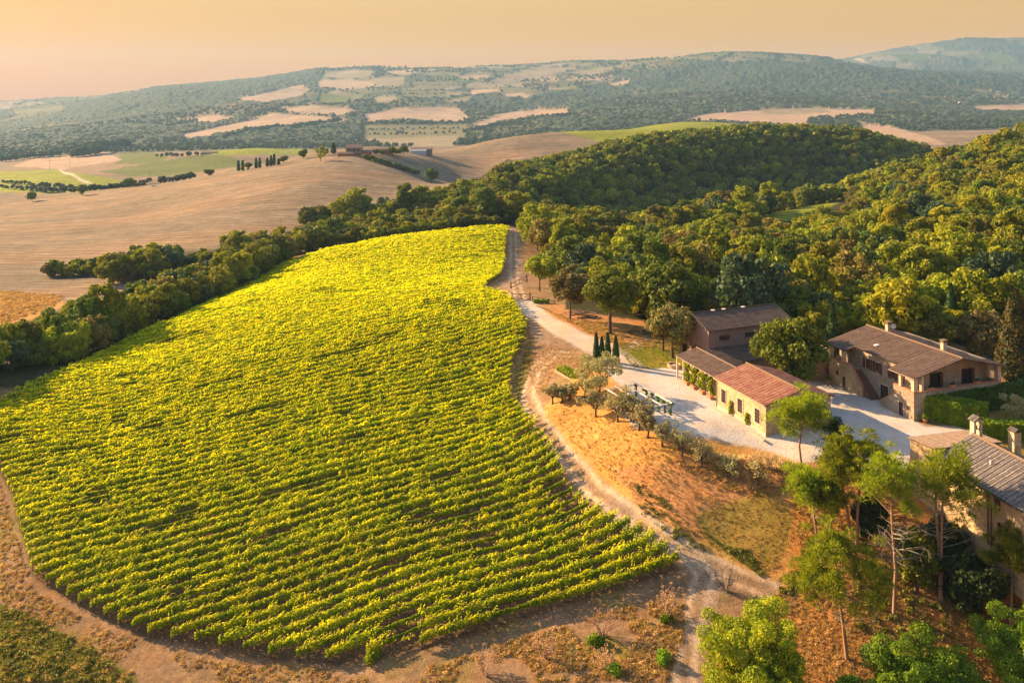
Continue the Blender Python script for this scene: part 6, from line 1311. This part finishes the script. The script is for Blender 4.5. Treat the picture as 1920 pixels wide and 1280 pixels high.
def tufts_on(poly, n, kinds, s0=.6, s1=1.4, thr=-1.0, sc_=5.0, seed=3):
    xs = [p[0] for p in poly]; ys = [p[1] for p in poly]; wx = [G(x, y, 60, 330) for x, y in poly]; wx = [(g[0], g[1]) for g in wx if g]
    X = rng.uniform(min(p[0] for p in wx), max(p[0] for p in wx), n); Y = rng.uniform(min(p[1] for p in wx), max(p[1] for p in wx), n); k = pip(X, Y, wx) & (fbm(X / sc_, Y / sc_, seed, 3) > thr)
    X, Y = X[k], Y[k]; Z = H(X, Y)
    for x, y, z in zip(X, Y, Z): tp.append((x, y, z - .02, rng.uniform(s0, s1), rng.random() * 6.28, kinds[rng.integers(0, len(kinds))]))
BANK = [(1020, 765), (1110, 775), (1200, 812), (1300, 865), (1440, 890), (1500, 900), (1510, 960), (1450, 1080), (1340, 1035), (1190, 935), (1130, 885), (1075, 830)]
tufts_on(BANK, 8000, [0, 1, 2, 2, 0], .3, .7); tufts_on(BANK, 2600, [3, 4, 4], .4, .9, .2, 4)
tufts_on([(1180, 900), (1240, 930), (1330, 1030), (1300, 1040), (1200, 960)], 420, [5, 3, 3], .5, 1.1)
tufts_on([(1330, 960), (1430, 930), (1475, 960), (1490, 1040), (1440, 1090), (1290, 970)], 3400, [3, 4, 3, 4, 3, 5], .4, 1.0, .08, 7)
tufts_on([(1230, 840), (1420, 862), (1490, 880), (1470, 930), (1350, 915), (1260, 870)], 900, [0, 1, 1, 8, 3], .6, 1.3); tufts_on([(1380, 850), (1450, 862), (1480, 885), (1410, 880)], 60, [7], .8, 1.3); tufts_on([(1300, 850), (1380, 862), (1370, 880), (1300, 866)], 26, [7], .6, 1.0)
PS = [(1480, 900), (1700, 900), (1720, 1000), (1915, 1100), (1915, 1279), (1360, 1279), (1350, 1180), (1450, 1120), (1500, 1050)]
tufts_on(PS, 15000, [0, 1, 2, 0, 8], .4, .9); tufts_on(PS, 2200, [3, 5, 6], .6, 1.4, .2, 6)
tufts_on([(0, 1130), (60, 1160), (160, 1210), (250, 1279), (0, 1279)], 5200, [5, 3, 3, 4, 0, 4], .5, 1.5, -1, 4)
tufts_on([(0, 900), (60, 1100), (170, 1170), (400, 1240), (830, 1245), (830, 1279), (250, 1279), (0, 1120)], 22000, [0, 1, 2, 8, 3], .4, 1.0, -.1, 6)
tufts_on([(830, 1245), (1290, 1100), (1280, 1200), (1250, 1279), (830, 1279)], 7000, [0, 0, 8, 1, 3], .4, 1.1, -.05, 5)
tufts_on([(1000, 570), (1080, 600), (1280, 620), (1280, 660), (1130, 640)], 4500, [0, 1, 0, 3], .6, 1.2)
tufts_on([(990, 600), (1000, 680), (960, 770), (1020, 860), (1100, 960), (1060, 920), (965, 760), (985, 640)], 4000, [3, 4, 0, 0], .5, 1.1)
tufts_on([(0, 545), (120, 555), (100, 575), (0, 612)], 2500, [0, 1, 8], 1.0, 2.2)
tufts_on([(1000, 640), (1090, 655), (1110, 690), (1060, 690), (1010, 740), (990, 700)], 2500, [0, 1], .25, .6)
tufts_on([(1150, 645), (1270, 640), (1270, 690), (1190, 690)], 3000, [3, 4, 3], .3, .6)
scatter_object('rough_grass', tp, gm, 'rough dry grass, weeds and tufts on the bank, slope and verges')
def build_haze():
    mb = MB().box(-9500, 9500, -60, 8300, -115, 500)
    m, nt, o = new_mat('haze'); 
    pv = nt.nodes.new('ShaderNodeVolumePrincipled'); pv.inputs['Density'].default_value = 0.68e-4
    pv.inputs['Color'].default_value = (0.38, 0.66, 1.0, 1); pv.inputs['Anisotropy'].default_value = 0.12
    nt.links.new(pv.outputs[0], o.inputs['Volume'])
    h = mb.build('haze', m); tag(h, 'thin evening haze lying over the far hills', None, None, 'stuff')
build_haze()
